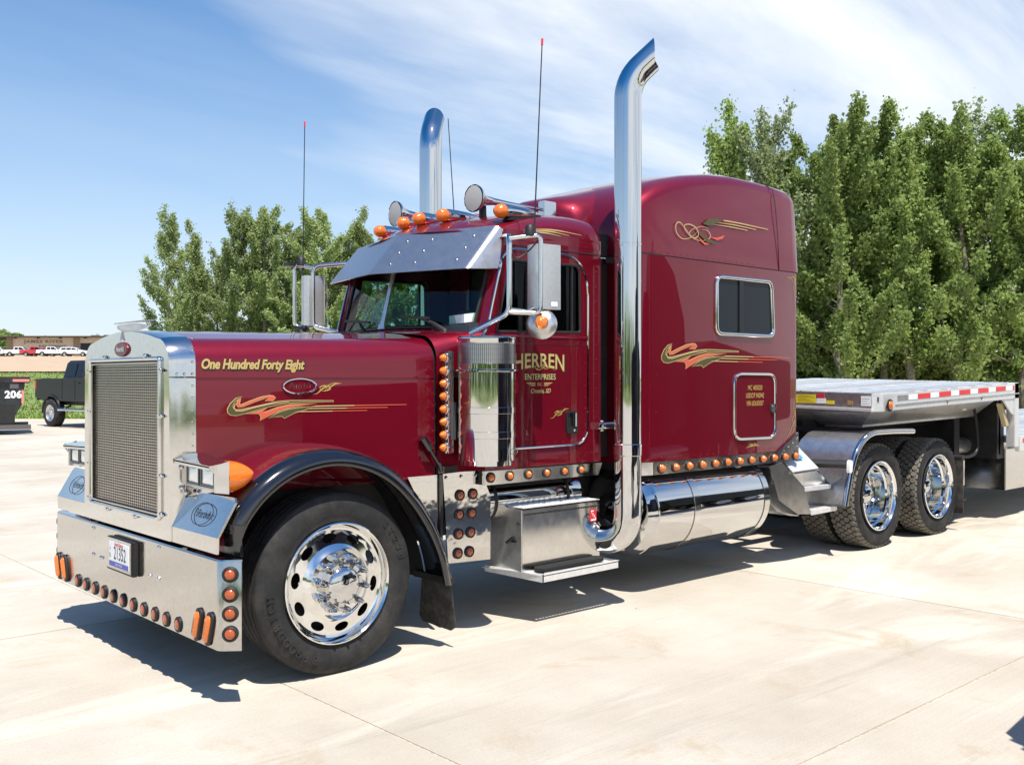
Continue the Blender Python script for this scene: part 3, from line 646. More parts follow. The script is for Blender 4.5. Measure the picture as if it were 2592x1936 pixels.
def swoosh(parent, F):
    decal('swoosh_outline', [grow(SW[k], .0045) for k in 'ABCD'], parent, GOLDL, F, .0015)
    decal('swoosh_print', [SW['A'], SW['D']], parent, OLIVE, F, .0025); decal('flame_print', [SW['B'], SW['C'], SW['T1'], SW['T2'], SW['T3']], parent, ORANGE, F, .0025)
    decal('stripe_print', [SW['S1'], SW['S2'], SW['S3'], SW['G']], parent, GOLDL, F, .0035)
swoosh(hood, HF)
def curl(parent, F, P, wd, m=GOLDL): decal('scroll_print', [q for s_ in P for q in stroke(s_, wd)], parent, m, F, .0025)
LEAFP = [[(.721, 1.618), (.752, 1.623), (.775, 1.647), (.813, 1.668), (.86, 1.69), (.915, 1.684)], [(.775, 1.647), (.763, 1.66), (.79, 1.672), (.83, 1.667), (.84, 1.65), (.80, 1.636), (.766, 1.644)], [(.80, 1.64), (.82, 1.668), (.845, 1.684), (.87, 1.686)], [(.81, 1.64), (.84, 1.665), (.87, 1.682), (.90, 1.683)]]
curl(hood, HF, LEAFP, .004, GOLD)
for off, m, l in ((.022, INK, .003), (.011, GOLD, .0040), (.003, GOLDL, .0050)): decal_text('hood_lettering', 'One Hundred Forty Eight', hood, m, HF(.030, 1.772, 0) + (Vector((HU.x, HU.y, 0)) * .004 + Vector((0, 0, -.003)) if m is INK else Vector()), HUT, (0, 0, 1), .078, .80, .22, off * .32, 'LEFT', lift=l, space=.97)
bp_ = [HF(.634 + .107 * math.cos(a), 1.668 + .045 * math.sin(a), .004) for a in [k * math.pi / 18 for k in range(36)]]
bd = T('hood_badge', MB().prism([p - HN * .006 for p in bp_], HN * .008), RED, hood); obj('badge_rim', MB().tube([p + HN * .004 for p in bp_], .006, 6, True), CHROME, bd)
decal_text('badge_script', 'Peterbilt', bd, STEEL, HF(.634, 1.652, .005), HUT, (0, 0, 1), .056, .74, .25, -.0012, lift=.003)
# ---- fenders
LIP0 = [(-.665, .775), (-.655, .86), (-.616, .947), (-.527, 1.055), (-.398, 1.15), (-.237, 1.211), (-.056, 1.23), (.134, 1.194), (.317, 1.106), (.476, .958), (.606, .775), (.69, .605), (.733, .425)]
LIP = [(p.x, p.y) for p in arc([(x, z, 0) for x, z in LIP0], 9, 4, False)]
def fender(s):
    C = Vector((.03, .53)); red, blk, ins = [], [], []
    for i, (x, z) in enumerate(LIP):
        d = (Vector((x, z)) - C).normalized(); P = Vector((x, z)); g = lambda y, k: (P.x + d.x * k, s * y, P.y + d.y * k)
        fr_i = i / (len(LIP) - 1); crown = .10 if fr_i > .12 else .05 + .05 * fr_i / .12
        red.append([g(.72, crown + .0), g(.86, crown + .012), g(1.0, crown + .012), g(1.10, crown + .004), g(1.16, crown - .008)])
        blk.append([g(1.16, crown - .008), g(1.20, crown - .018), g(1.235, crown - .042), g(1.25, crown - .075), g(1.252, .0), g(1.245, -.008), g(1.225, -.006), g(1.215, .02), g(1.18, crown - .045), g(.95, crown - .03)])
        ins.append([g(.93, crown - .028), g(.72, crown - .028)])
    f = T('fender', MB().grid([r_ for r_, (x, z) in zip(red, LIP) if z > .62 or x < 0]), RED, smooth=50); T('fender_flare', MB().grid(blk), BLACKP, f, smooth=60); T('fender_liner', MB().grid(ins), DARK, f)
for s in (-1, 1):
    fender(s)
    T('hood_side_liner', MB().prism([(-.62, s * .69, .80), (.9, s * .72, .62), (.93, s * .80, 1.07), (-.62, s * .69, 1.12)], (0, s * .01, 0)), DARK)
# hood lower edge: red strip that dives behind the fender
for s in (-1, 1):
    T('hood_flank', MB().prism([(.02, s * .787, 1.10), (.925, s * .862, 1.10), (.925, s * .872, 1.068), (.70, s * .86, 1.06), (.4, s * .835, 1.06)], (0, -s * .012, 0)), RED, hood)
# ---- headlights
def headlight(s):
    h = T('headlight', MB().prism([(-.742, s * .735, 1.118), (-.742, s * 1.155, 1.108), (-.742, s * 1.155, 1.262), (-.742, s * .735, 1.272)], (.10, 0, 0), [[(-.742, s * .775, 1.128), (-.742, s * 1.13, 1.124), (-.742, s * 1.13, 1.243), (-.742, s * .775, 1.250)]]).box(-.70, -.62, min(s * .76, s * 1.14), max(s * .76, s * 1.14), 1.12, 1.255), CHROME, bevel=.006)
    T('lamp_visor', MB().prism([(-.785, s * .70, 1.252), (-.785, s * 1.150, 1.240), (-.76, s * 1.172, 1.246), (-.69, s * 1.175, 1.258), (-.62, s * .72, 1.280)], (0, 0, .012)).prism([(-.785, s * .70, 1.262), (-.785, s * 1.150, 1.250), (-.785, s * 1.150, 1.228), (-.785, s * .70, 1.240)], (.006, 0, 0)).prism([(-.785, s * 1.150, 1.250), (-.76, s * 1.185, 1.262), (-.752, s * 1.16, 1.20), (-.775, s * 1.15, 1.225)], (.004, s * .002, 0)), CHROME, h, bevel=.004)
    T('lamp_side', MB().prism([(-.752, s * 1.155, 1.108), (-.690, s * 1.185, 1.100), (-.690, s * 1.185, 1.275), (-.752, s * 1.155, 1.255)], (0, -s * .02, 0)), CHROME, h)
    for a, b in ((.782, .938), (.955, 1.124)):
        lm = T('lamp', MB().prism([(-.748, s * a, 1.133), (-.748, s * b, 1.130), (-.748, s * b, 1.240), (-.748, s * a, 1.244)], (.02, 0, 0), [[(-.748, s * (a + .010), 1.143), (-.748, s * (b - .010), 1.140), (-.748, s * (b - .010), 1.230), (-.748, s * (a + .010), 1.234)]]), GREYM, h)
        rows = []
        for i in range(9):
            v = -1 + i / 4; rows.append([(-.752 + .012 * (max(abs(u_), abs(v)) ** 2), s * ((a + b) / 2 + u_ * ((b - a) / 2 - .008)), 1.187 + v * .049) for u_ in [-1 + j / 4 for j in range(9)]])
        T('lamp_glass', MB().grid(rows), CLEAR, lm)
    rows = []
    for x, k in ((-.692, 1), (-.665, 1.0), (-.64, .98), (-.615, .91), (-.592, .79), (-.572, .60), (-.556, .38), (-.546, .16), (-.543, .02)):
        rows.append([(x, s * (1.085 + .085 * (1 - k) + .110 * k ** .8 * math.cos(a)), 1.185 + .088 * k * (abs(math.sin(a)) ** .7 * (1 if math.sin(a) > 0 else -1)) + .02 * (1 - k)) for a in [i * math.pi / 10 for i in range(20)]])
    T('turn_signal', MB().grid(rows, True), AMBER, h, smooth=60)
    T('lamp_bracket', MB().prism([(-.70, s * .70, 1.10), (-.60, s * 1.10, 1.10), (-.50, s * 1.0, 1.11), (-.50, s * .70, 1.11)], (0, 0, -.05)).box(-.735, -.66, min(s * .69, s * .735), max(s * .69, s * .735), 1.06, 1.30), STEEL, h, bevel=.006)
    bt = obj('lamp_bolt', MB().ball((0, 0, 0), .014, 5), CHROME, h, loc=(-.742, s * .715, 1.215)); inst(bt, h, (-.742, s * .712, 1.10)); inst(bt, h, (-.735, s * .75, 1.075))
for s in (-1, 1): headlight(s)
# ---- wheels
def tyre_prof(R0, R1, w_, tread_r, groove=True):
    h = w_ / 2; p = [(R1 - .012, -h * .72), (R1 + .01, -h * .86), (R1 + .05, -h * 1.0), (R1 + .10, -h * 1.04), (R0 - .055, -h * .99), (R0 - .03, -h * .93), (R0 - .012, -h * .86), (tread_r, -h * .80)]
    if groove:
        for g in (-.52, -.2, .2, .52): p += [(tread_r, h * (g - .045)), (tread_r - .012, h * (g - .03)), (tread_r - .012, h * (g + .03)), (tread_r, h * (g + .045))]
    return p + [(r, -y) for r, y in reversed(p[:8])]
def disc_holes(mb, r0, r1, prof, n, hw, hh, rc):
    """annulus with n oval holes; prof(r) gives y"""
    for k in range(n):
        a0 = 2 * math.pi * k / n; da = math.pi / n; oc, ic, bc = [], [], []
        for i in range(24):
            t = 2 * math.pi * i / 24; c_, s_ = math.cos(t), math.sin(t); m = max(abs(c_), abs(s_)); 
            ra = rc + (s_ / m) * ((r1 - rc) if s_ > 0 else (rc - r0)); ta = a0 + c_ / m * da; oc.append((ra, ta))
            ri = rc + s_ * hh; ti = a0 + c_ * hw / rc; ic.append((ri, ti))
        P = lambda r, t, e=0: (r * math.cos(t), prof(r) + e, r * math.sin(t))
        vs = [P(*q) for q in oc] + [P(*q) for q in ic] + [P(r, t, .012) for r, t in ic]; fs = []
        for i in range(24): j = (i + 1) % 24; fs += [(i, j, 24 + j, 24 + i), (24 + i, 24 + j, 48 + j, 48 + i)]
        mb.add(vs, fs)
def sidewall_text(parent, s, rad, mid, size, y, sx=.8, gap=.105):
    n = len(s)
    for i, ch in enumerate(s):
        if ch == ' ': continue
        a = mid - (i - (n - 1) / 2) * gap; me = text_mesh(ch, size, 0, .002, 'CENTER', .0025, sx)
        tx, tz = Vector((math.sin(a), 0, -math.cos(a))), Vector((math.cos(a), 0, math.sin(a)))   # along, outward
        for v in me.vertices: x_, y_, z_ = v.co; v.co = tx * x_ * -1 * -1 + tz * (rad + y_) + Vector((0, y - z_ - .001, 0))
        obj('sidewall_lettering', me, RUB, parent, smooth=0)
def front_wheel():
    prof = lambda r: lerp([(.10, -.150), (.185, -.146), (.205, -.128), (.225, -.116), (.30, -.104), (.318, -.112), (.332, -.140), (.345, -.156)], r)
    mb = MB(); disc_holes(mb, .225, .305, prof, 10, .046, .026, .266)
    mb.lathe([(r, prof(r)) for r in (.10, .14, .185, .195, .205, .215, .225)], ax=(0, 1, 0), n=60); mb.lathe([(r, prof(r)) for r in (.305, .312, .318, .325, .332, .340, .345)] + [(.352, -.152), (.352, -.10), (.30, .05), (.30, .12)], ax=(0, 1, 0), n=60)
    wh = T('front_wheel', mb, WHEELM, smooth=35)
    obj('tyre', MB().lathe(tyre_prof(.53, .345, .30, .525), ax=(0, 1, 0), n=72), RUB, wh)
    obj('wheel_well_backing', MB().lathe([(.0, .0), (.295, .0)], ax=(0, 1, 0), n=24), DARK, wh)
    hub = MB().lathe([(.112, -.148), (.112, -.185), (.105, -.205), (.085, -.222), (.045, -.232), (0, -.235)], ax=(0, 1, 0), n=32)
    for k in range(10):
        a = k * math.pi / 5 + .314; hub.obox((.112 * math.cos(a), -.175, .112 * math.sin(a)), (.014 * math.cos(a), 0, .014 * math.sin(a)), (0, .028, 0), (-.020 * math.sin(a), 0, .020 * math.cos(a)))
    obj('hub_cap', hub, CHROME, wh)
    nut = obj('lug_nut', MB().lathe([(.027, 0), (.027, -.012), (.021, -.018), (.020, -.055), (.015, -.078), (.006, -.100), (0, -.103)], ax=(0, 1, 0), n=10), CHROME, wh)
    for k in range(10):
        a = k * math.pi / 5; o = nut if k == 0 else inst(nut, wh); o.location = (.150 * math.cos(a), -.146, .150 * math.sin(a))
    sidewall_text(wh, 'BFGOODRICH', .425, R(225), .062, -.156, .95, .125); sidewall_text(wh, 'ST230', .43, R(38), .055, -.156, .95, .13)
    return wh
fw = front_wheel(); fw.location = (0, -1.02, .53); fw.rotation_euler = (0, R(9), 0)
inst(fw, TR, (0, 1.02, .53), (0, 0, math.pi))
def rear_wheel():
    dp = .095; mb = MB().lathe([(.352, -.13), (.350, -.150), (.340, -.155), (.332, -.148), (.322, -.118), (.316, -.06), (.300, -.045), (.296, .05), (.280, dp)], ax=(0, 1, 0), n=60)
    prof = lambda r: lerp([(.15, dp + .0), (.20, dp - .01), (.28, dp)], r); disc_holes(mb, .20, .28, prof, 10, .04, .022, .238); mb.lathe([(.20, dp - .01), (.16, dp - .012), (.13, dp)], ax=(0, 1, 0), n=60)
    mb.lathe([(.29, .06), (.29, .15)], ax=(0, 1, 0), n=40)
    wh = T('drive_wheel', mb, WHEELM, smooth=35)
    obj('tyre', MB().lathe(tyre_prof(.53, .345, .28, .512, False), ax=(0, 1, 0), n=64), RUB, wh)
    tb = MB(); n = 48
    for k in range(n):
        for q in range(5):
            yc = (q - 2) * .0475; ac = (k + .5 * (q % 2)) * 2 * math.pi / n; hx = [(ac + dx * 2 * math.pi / n, yc + dy) for dx, dy in ((-.17, -.026), (.17, -.026), (.44, 0), (.17, .026), (-.17, .026), (-.44, 0))]
            if abs(q - 2) == 2: hx = [(a, y * 1.03) for a, y in hx]
            top = [(.53 - .004 * (abs(y) > .10), a, y) for a, y in hx]; bot = [(.510, a, y) for a, y in hx]
            vs = [(r * math.cos(a), y, r * math.sin(a)) for r, a, y in top + bot]; tb.add(vs, [(0, 1, 2, 3, 4, 5)] + [(i, (i + 1) % 6, (i + 1) % 6 + 6, i + 6) for i in range(6)])
        for sd in (-1, 1):
            a = k * 2 * math.pi / n; tb.add([(r * math.cos(t), sd * y, r * math.sin(t)) for r, t, y in ((.524, a, .112), (.524, a + .09, .112), (.500, a + .09, .137), (.500, a, .137), (.505, a, .11), (.505, a + .09, .11))], [(0, 1, 2, 3), (0, 3, 4), (1, 2, 5), (0, 1, 5, 4)])
    t = obj('tread_blocks', tb, TREAD, wh, smooth=0, recalc=False); t['kind'] = 'stuff'
    obj('hub_cover', MB().lathe([(.125, dp), (.125, .05), (.118, .015), (.10, -.015), (.065, -.036), (.03, -.045), (0, -.047)], ax=(0, 1, 0), n=32), CHROME, wh)
    nut = obj('lug_nut', MB().lathe([(.024, 0), (.022, -.02), (.016, -.045), (0, -.052)], ax=(0, 1, 0), n=8), CHROME, wh)
    for k in range(10):
        a = k * math.pi / 5; o = nut if k == 0 else inst(nut, wh); o.location = (.155 * math.cos(a), dp - .008, .155 * math.sin(a))
    return wh
rw = rear_wheel(); first = True
for x in (6.365, 7.68):
    for s in (-1, 1):
        for y, flip in ((1.035, 0), (.70, 1)):
            o = rw if first else inst(rw, TR); first = False
            o.location = (x, s * y, .53); o.rotation_euler = (0, rnd.random() * 6 if not (s < 0 and not flip) else .4 * x, math.pi if (s > 0) != bool(flip) else 0)
# axles, frame, suspension
fr_ = MB()
for s in (-1, 1): fr_.box(-.60, 8.25, min(s * .38, s * .46), max(s * .38, s * .46), .72, .98)
for x in (1.2, 3.0, 4.6, 5.6, 7.0, 8.2): fr_.box(x, x + .1, -.4, .4, .76, .94)
T('frame_rails', fr_, BLACK)
ax = MB().tube([(0, -.95, .50), (0, -.5, .42), (0, .5, .42), (0, .95, .50)], .06, 8)
for x in (6.365, 7.68): ax.tube([(x, -.9, .53), (x, .9, .53)], .09, 10).ball((x, 0, .55), .24, 8)
ax.tube([(2.6, 0, .72), (6.365, 0, .6)], .07, 8); T('axles', ax, BLACK)
T('engine_block', MB().box(-.45, 1.3, -.33, .33, .62, 1.5).box(1.3, 2.4, -.3, .3, .55, 1.0), BLACK)
T('fifth_wheel', MB().prism([(6.2, -.5, 1.16), (7.2, -.5, 1.16), (7.9, -.40, 1.12), (7.9, -.12, 1.12), (7.3, 0, 1.16), (7.9, .12, 1.12), (7.9, .40, 1.12), (7.2, .5, 1.16), (6.2, .5, 1.16)], (0, 0, .06)).box(6.5, 7.5, -.45, .45, .98, 1.15), BLACK, bevel=.008)
# ---- cab
CY = .95
def sideplate(s, pts, holes, th, y): return [(x, s * y, z) for x, z in pts], (0, -s * th, 0), [[(x, s * y, z) for x, z in h] for h in holes]
DOOR = arc([(1.245, 0, 1.222), (1.245, 0, 1.99), (1.315, 0, 2.06), (1.47, 0, 2.625), (2.315, 0, 2.63), (2.315, 0, 1.225)], [.02, .02, .03, .13, .30, .16], 7)
DOOR = [(p.x, p.z) for p in DOOR]
WIN = arc([(1.405, 0, 2.040), (1.525, 0, 2.545), (2.225, 0, 2.555), (2.235, 0, 2.058)], [.02, .04, .06, .02], 5); WIN = [(p.x, p.z) for p in WIN]
WINB = [(1.8 + (x - 1.8) * 1.04, 2.3 + (z - 2.3) * 1.05) for x, z in WIN]
cabm = MB()
SIDE = [(1.30, 1.085), (2.44, 1.085), (2.44, 2.76), (1.50, 2.76), (1.325, 2.06), (1.30, 2.02)]
for s in (-1, 1): cabm.prism(*sideplate(s, SIDE, [WINB], .035, CY))
# rounded rear corners, rear wall
rear = [(2.44, .95), (2.475, .940), (2.49, .915), (2.495, .88)]
for s in (-1, 1): cabm.grid([[(x, s * y, 1.085) for x, y in rear], [(x, s * y, 2.76) for x, y in rear]])
cabm.box(2.46, 2.495, -.88, .88, 1.085, 1.90).box(2.46, 2.495, -.88, -.62, 1.90, 2.76).box(2.46, 2.495, .62, .88, 1.90, 2.76)
# pillars and windshield surround
WB = [(1.300, -.835, 2.075), (1.205, -.42, 2.085), (1.115, 0, 2.09), (1.205, .42, 2.085), (1.300, .835, 2.075)]
WT = [(1.485, -.845, 2.70), (1.385, -.42, 2.73), (1.290, 0, 2.74), (1.385, .42, 2.73), (1.485, .845, 2.70)]
for s in (-1, 1):
    b = [(1.300, .800, 2.0), (1.300, .865, 2.0), (1.305, .92, 2.0), (1.335, .95, 2.0)]; t = [(1.485, .812, 2.74), (1.490, .87, 2.74), (1.50, .925, 2.74), (1.53, .95, 2.74)]
    cabm.grid([[(x, s * y, z) for x, y, z in b], [(x, s * y, z) for x, y, z in t]])
    cabm.grid([[(x + .03, s * (y - .03), z) for x, y, z in b], [(x + .03, s * (y - .03), z) for x, y, z in t]])
cab = T('cab', cabm, RED, smooth=40)
# roof
zcr = [(0, 2.795), (.12, 2.875), (.3, 2.935), (.5, 2.975), (.75, 3.0), (.93, 3.0), (.98, 2.985), (1, 2.94)]
half = [(0, 0), (.3, .008), (.55, .022), (.72, .045), (.82, .072), (.88, .105), (.922, .15), (.944, .20), (.951, .27)]
def roofrow(u, dz=0, k=1):
    zc_ = lerp(zcr, u); r_ = []
    for y, d in half:
        x = 1.27 + u * (2.49 - 1.27) + .21 * (y / .95) ** 1.4 * (1 - u) ** 1.5; dd = d * (1 if u < .95 else 1 + (u - .95) * 1.2); z = max(2.70, zc_ - dd)
        if u >= .98: y = y * (.985 if u < 1 else .96)
        r_.append((x, y, z + dz))
    return [(x, -y, z) for x, y, z in reversed(r_)] + r_[1:]
us = [0, .06, .12, .2, .3, .4, .5, .62, .75, .86, .93, .97, 1.0]
rows = [roofrow(u) for u in us]
rows.append([(2.497, y * .99, 2.70) for x, y, z in rows[-1]])
rf = MB().grid(rows)
for s in (0, -1): rf.grid([[r[s] for r in rows], [(r[s][0], r[s][1], 2.69) for r in rows]])
roof = T('cab_roof', rf, RED, cab, smooth=50)
for s in (-1, 1): T('roof_seam', MB().tube([(1.52, s * .9505, 2.652), (2.44, s * .9505, 2.652)], .005, 5), BLACK, cab)
for s in (-1, 1): curl(cab, lambda u, v, l, s=s: (u, s * (.95 + l), v), [[(1.68, 2.772), (1.95, 2.800), (2.25, 2.785)], [(1.66, 2.762), (1.9, 2.785), (2.12, 2.770)], [(1.66, 2.748), (1.85, 2.770), (2.03, 2.757)]], .005, GOLDL)
# cowl between hood and windshield
cw = [(.945, .878, 2.048), (1.05, .892, 2.062), (1.16, .910, 2.072), (1.23, .93, 2.078), (1.305, .947, 2.080)]
cm = MB().grid([hood_sec(x, w_ - .012, z, 1.085, .04, .16 - .03 * i) for i, (x, w_, z) in enumerate(cw)])
T('cowl', cm, RED, cab, smooth=50)
gapm = MB().grid([hood_sec(x, .845, 2.025, 1.085, .05, .16) for x in (.90, .98)]); T('cowl_gap', gapm, BLACK, cab)
T('cab_floor', MB().box(.95, 2.46, -.90, .90, 1.09, 1.13), DARK, cab)
T('firewall', MB().box(1.22, 1.26, -.88, .88, 1.1, 2.03), DARK, cab)
# windshield, two panes, centre strip, gasket
for s in (-1, 1):
    mb = MB(); n = 6; rows = []
    for j in range(6):
        t = j / 5; a = [Vector(p) for p in (WB[2], WB[2 + s], WB[2 + 2 * s])]; b = [Vector(p) for p in (WT[2], WT[2 + s], WT[2 + 2 * s])]
        row = []
        for i in range(7):
            u = i / 6; pa = a[0].lerp(a[1], min(1, u * 2)) if u <= .5 else a[1].lerp(a[2], u * 2 - 1); pb = b[0].lerp(b[1], min(1, u * 2)) if u <= .5 else b[1].lerp(b[2], u * 2 - 1); row.append(pa.lerp(pb, t))
        rows.append(row)
    mb.grid(rows); T('windshield', mb, WSG, cab, recalc=False)
T('windshield_strip', MB().prism([(1.108, -.045, 2.078), (1.125, -.022, 2.13), (1.272, -.018, 2.70), (1.272, .018, 2.70), (1.125, .022, 2.13), (1.108, .045, 2.078)], (-.012, 0, .004)), ALU, cab)
gk = [Vector(p) for p in WB] + [Vector(p) for p in reversed(WT)]
T('windshield_gasket', MB().tube(arc(gk, .03, 3), .014, 6, True), BLACK, cab)
cr = MB().grid([[(x - .012, y * 1.0, z - .018) for x, y, z in WB], [(x - .03, y, z - .035) for x, y, z in WB]]); rivets(cr, [Vector(WB[i]).lerp(Vector(WB[i + 1]), k / 5) + Vector((-.03, 0, -.022)) for i in range(4) for k in range(5)], (-.7, 0, .7), .006, .005); T('cowl_rivets', cr, RED, cab)
# doors
for s in (-1, 1):
    d = T('door', MB().prism(*sideplate(s, DOOR, [WIN], .012, CY + .006)), RED, smooth=30)
    tr = [(x, s * (CY + .008), z) for x, z in DOOR]
    obj('door_trim', MB().tube(tr, .0085, 8, True), CHROME, d)
    obj('door_window', MB().prism([(x, s * (CY - .012), z) for x, z in WINB], (0, -s * .004, 0)), SIDEG if s < 0 else WSG, d)
    obj('window_seal', MB().tube([(x, s * (CY + .001), z) for x, z in WIN], .010, 6, True), BLACK, d)
    obj('vent_bar', MB().box(2.145, 2.165, min(s * (CY - .02), s * (CY + .0)), max(s * (CY - .02), s * (CY + .0)), 2.05, 2.55), BLACK, d)
    obj('window_ledge', MB().prism([(1.33, s * (CY + .006), 2.022), (2.30, s * (CY + .006), 2.028), (2.30, s * (CY + .012), 2.018), (1.33, s * (CY + .012), 2.010)], (0, 0, -.006)), RED, d)
    obj('door_seam', MB().tube([(1.26, s * (CY + .0065), 1.962), (2.30, s * (CY + .0065), 1.962)], .003, 5), REDF, d)
    hd = obj('door_handle', MB().prism([(x, s * (CY + .006), z) for x, _, z in arc([(2.076, 0, 1.31), (2.076, 0, 1.478), (2.195, 0, 1.474), (2.195, 0, 1.306)], .03, 4)], (0, s * .014, 0), [[(x, s * (CY + .006), z) for x, _, z in arc([(2.092, 0, 1.365), (2.092, 0, 1.462), (2.178, 0, 1.459), (2.178, 0, 1.362)], .012, 3)]]).box(2.09, 2.18, min(s * (CY + .002), s * (CY + .007)), max(s * (CY + .002), s * (CY + .007)), 1.36, 1.465), DARK, d)
    obj('pull_latch', MB().prism([(2.135, s * (CY + .022), 1.462), (2.172, s * (CY + .022), 1.460), (2.172, s * (CY + .022), 1.36), (2.140, s * (CY + .022), 1.36)], (0, s * .008, 0)).ball((2.155, s * (CY + .02), 1.334), .013, 5), CHROME, hd)
    rv = MB(); rivets(rv, [(1.30 + .082 * k, s * (CY + .006), 1.978) for k in range(13)] + [(2.285, s * (CY + .006), 1.32 + .085 * k) for k in range(8)] + [(1.33 + .08 * k, s * (CY + .006), 1.252) for k in range(11)], (0, s, 0), .0055, .004); rivets(rv, [(1.3 + .09 * k, s * CY, 1.135) for k in range(13)] + [(2.41, s * CY, 1.2 + .11 * k) for k in range(13)] + [(2.2 + .05 * k, s * .949, 2.70 + .03 * (k % 2)) for k in range(4)], (0, s, 0), .0055, .004)
    o = obj('door_rivets', rv, RED, d, smooth=0); o['kind'] = 'stuff'
    if s < 0: DN = d
# door lettering
def DF(u, v, l=.002): return (u, -(CY + .006) - l, v)
def dtext(s, m, x, z, size, sx, shear=0, off=0, warp=None, l=.002, par=None): return decal_text('door_lettering', s, par or DN, m, (x, -(CY + .006), z), (1, 0, 0), (0, 0, 1), size, sx, shear, off, 'CENTER', warp, l)
hw_ = lambda x, y: (x, (y - .05) * (1 + 1.0 * (x / .29) ** 2 * .40) + .05 - .012 + .0 * x - .022 * (x / .27) ** 2 * 1.0)
for off, m, l, dx in ((.0085, INK, .0015, .008), (.0045, GOLD, .003, 0), (.0012, GOLDL, .0045, 0)): dtext('HERREN', m, 1.812 + dx, 1.812, .135, 1.02, 0, off * .6, hw_, l)
for off, m, l, dx in ((.006, INK, .0015, .004), (.001, GOLDL, .003, 0)): dtext('ENTERPRISES', m, 1.818 + dx, 1.708, .058, .93, 0, off * .6, None, l)
dtext('INC.', GOLDL, 1.815, 1.663, .034, .8)
for k in range(3):
    z = 1.685 - .009 * k; decal('door_line', [[(1.680 + .02 * k, z), (1.768, z), (1.768, z - .004), (1.685 + .02 * k, z - .004)], [(1.940 - .02 * k, z), (1.856, z), (1.856, z - .004), (1.935 - .02 * k, z - .004)]], DN, GOLDL, DF)
for off, m, l in ((.005, INK, .0015), (.0008, GOLDL, .003)): dtext('Crooks, SD', m, 1.818, 1.612, .044, .95, .35, off * .6, None, l)
curl(DN, DF, [[(1.66, 1.775), (1.72, 1.80), (1.79, 1.785), (1.81, 1.80), (1.78, 1.812), (1.76, 1.795), (1.80, 1.772), (1.84, 1.79), (1.87, 1.81), (1.85, 1.818), (1.83, 1.80), (1.87, 1.782), (1.92, 1.795), (1.97, 1.772)]], .003, GOLD)
curl(DN, DF, [[(u + 1.198, v - .193 + .0) for u, v in st] for st in LEAFP], .0035, GOLD)
# interior
T('dashboard', MB().prism([(1.22, -.86, 1.95), (1.22, -.86, 2.09), (1.45, -.86, 2.12), (1.62, -.86, 2.02), (1.60, -.86, 1.75)], (0, 1.72, 0)), mat('dash_plastic', (.035, .045, .06), .6), cab, bevel=.01)
st_ = T('driver_seat', MB().box(1.95, 2.38, -.70, -.24, 1.45, 1.60).prism([(2.30, -.70, 1.58), (2.46, -.70, 2.28), (2.38, -.70, 2.32), (2.20, -.70, 1.60)], (0, .46, 0)).box(2.0, 2.3, -.6, -.34, 1.13, 1.45), SEATM, bevel=.03); inst(st_, TR, (0, .94, 0))
T('steering_wheel', MB().tube([(1.72 + .10 * math.sin(a) * -1, -.47 + .23 * math.cos(a), 2.0 + .20 * math.sin(a)) for a in [k * math.pi / 12 for k in range(24)]], .014, 6, True).tube([(1.55, -.47, 1.9), (1.73, -.47, 2.0)], .02, 6), DARK, cab)
T('paper_stack', MB().prism([(1.24, -.80, 2.10), (1.30, -.56, 2.10), (1.48, -.60, 2.13), (1.46, -.82, 2.13)], (0, 0, .06)), WHITE, cab)
# visor
VB = [(1.335, -.985, 2.475), (1.165, -.90, 2.462), (.99, 0, 2.48), (1.165, .90, 2.468), (1.335, .985, 2.475)]
VT = [(1.56, -.955, 2.80), (1.455, -.87, 2.79), (1.262, 0, 2.80), (1.455, .87, 2.79), (1.56, .955, 2.80)]
VB = [(1.405, -.945, 2.478), (1.185, -.892, 2.466), (.99, 0, 2.48), (1.20, .885, 2.485), (1.41, .945, 2.492)]
VT = [(1.575, -.940, 2.715), (1.470, -.882, 2.788), (1.268, 0, 2.80), (1.470, .882, 2.795), (1.575, .94, 2.72)]
vb, vt = arc(VB, [0, .03, .006, .03, 0], 4, False), arc(VT, [0, .03, .006, .03, 0], 4, False)
vis = MB().grid([vt, vb]); vis.grid([[p + Vector((.012, 0, -.006)) for p in vt], [p + Vector((.012, 0, -.003)) for p in vb]]); vis.grid([vb, [p + Vector((.012, 0, -.003)) for p in vb]])
visor = T('sun_visor', vis, VISM, smooth=16)
vr = MB()
for t in (.22, .5, .78):
    for u in (.16, .42, .84): p = Vector(VT[2]).lerp(Vector(VT[1]), u).lerp(Vector(VB[2]).lerp(Vector(VB[1]), u), t); vr.ball(p + Vector((-.004, -.002, .004)), .0075, 4)
T('visor_rivets', vr, CHROME, visor)
# wipers
def wiper(y0, dy):
    w_ = T('wiper', MB().tube([(1.18, y0, 2.045), (1.165, y0 + dy * .3, 2.10), (1.165, y0 + dy * .95, 2.165)], [.022, .014, .008], 6).ball((1.18, y0, 2.04), .026, 5), BLACK); obj('wiper_blade', MB().obox((1.160, y0 + dy * .95, 2.155), (0, .17, .012), (.008, 0, 0), (0, 0, .010)), BLACK, w_)
wiper(-.66, .34); wiper(.31, .10)
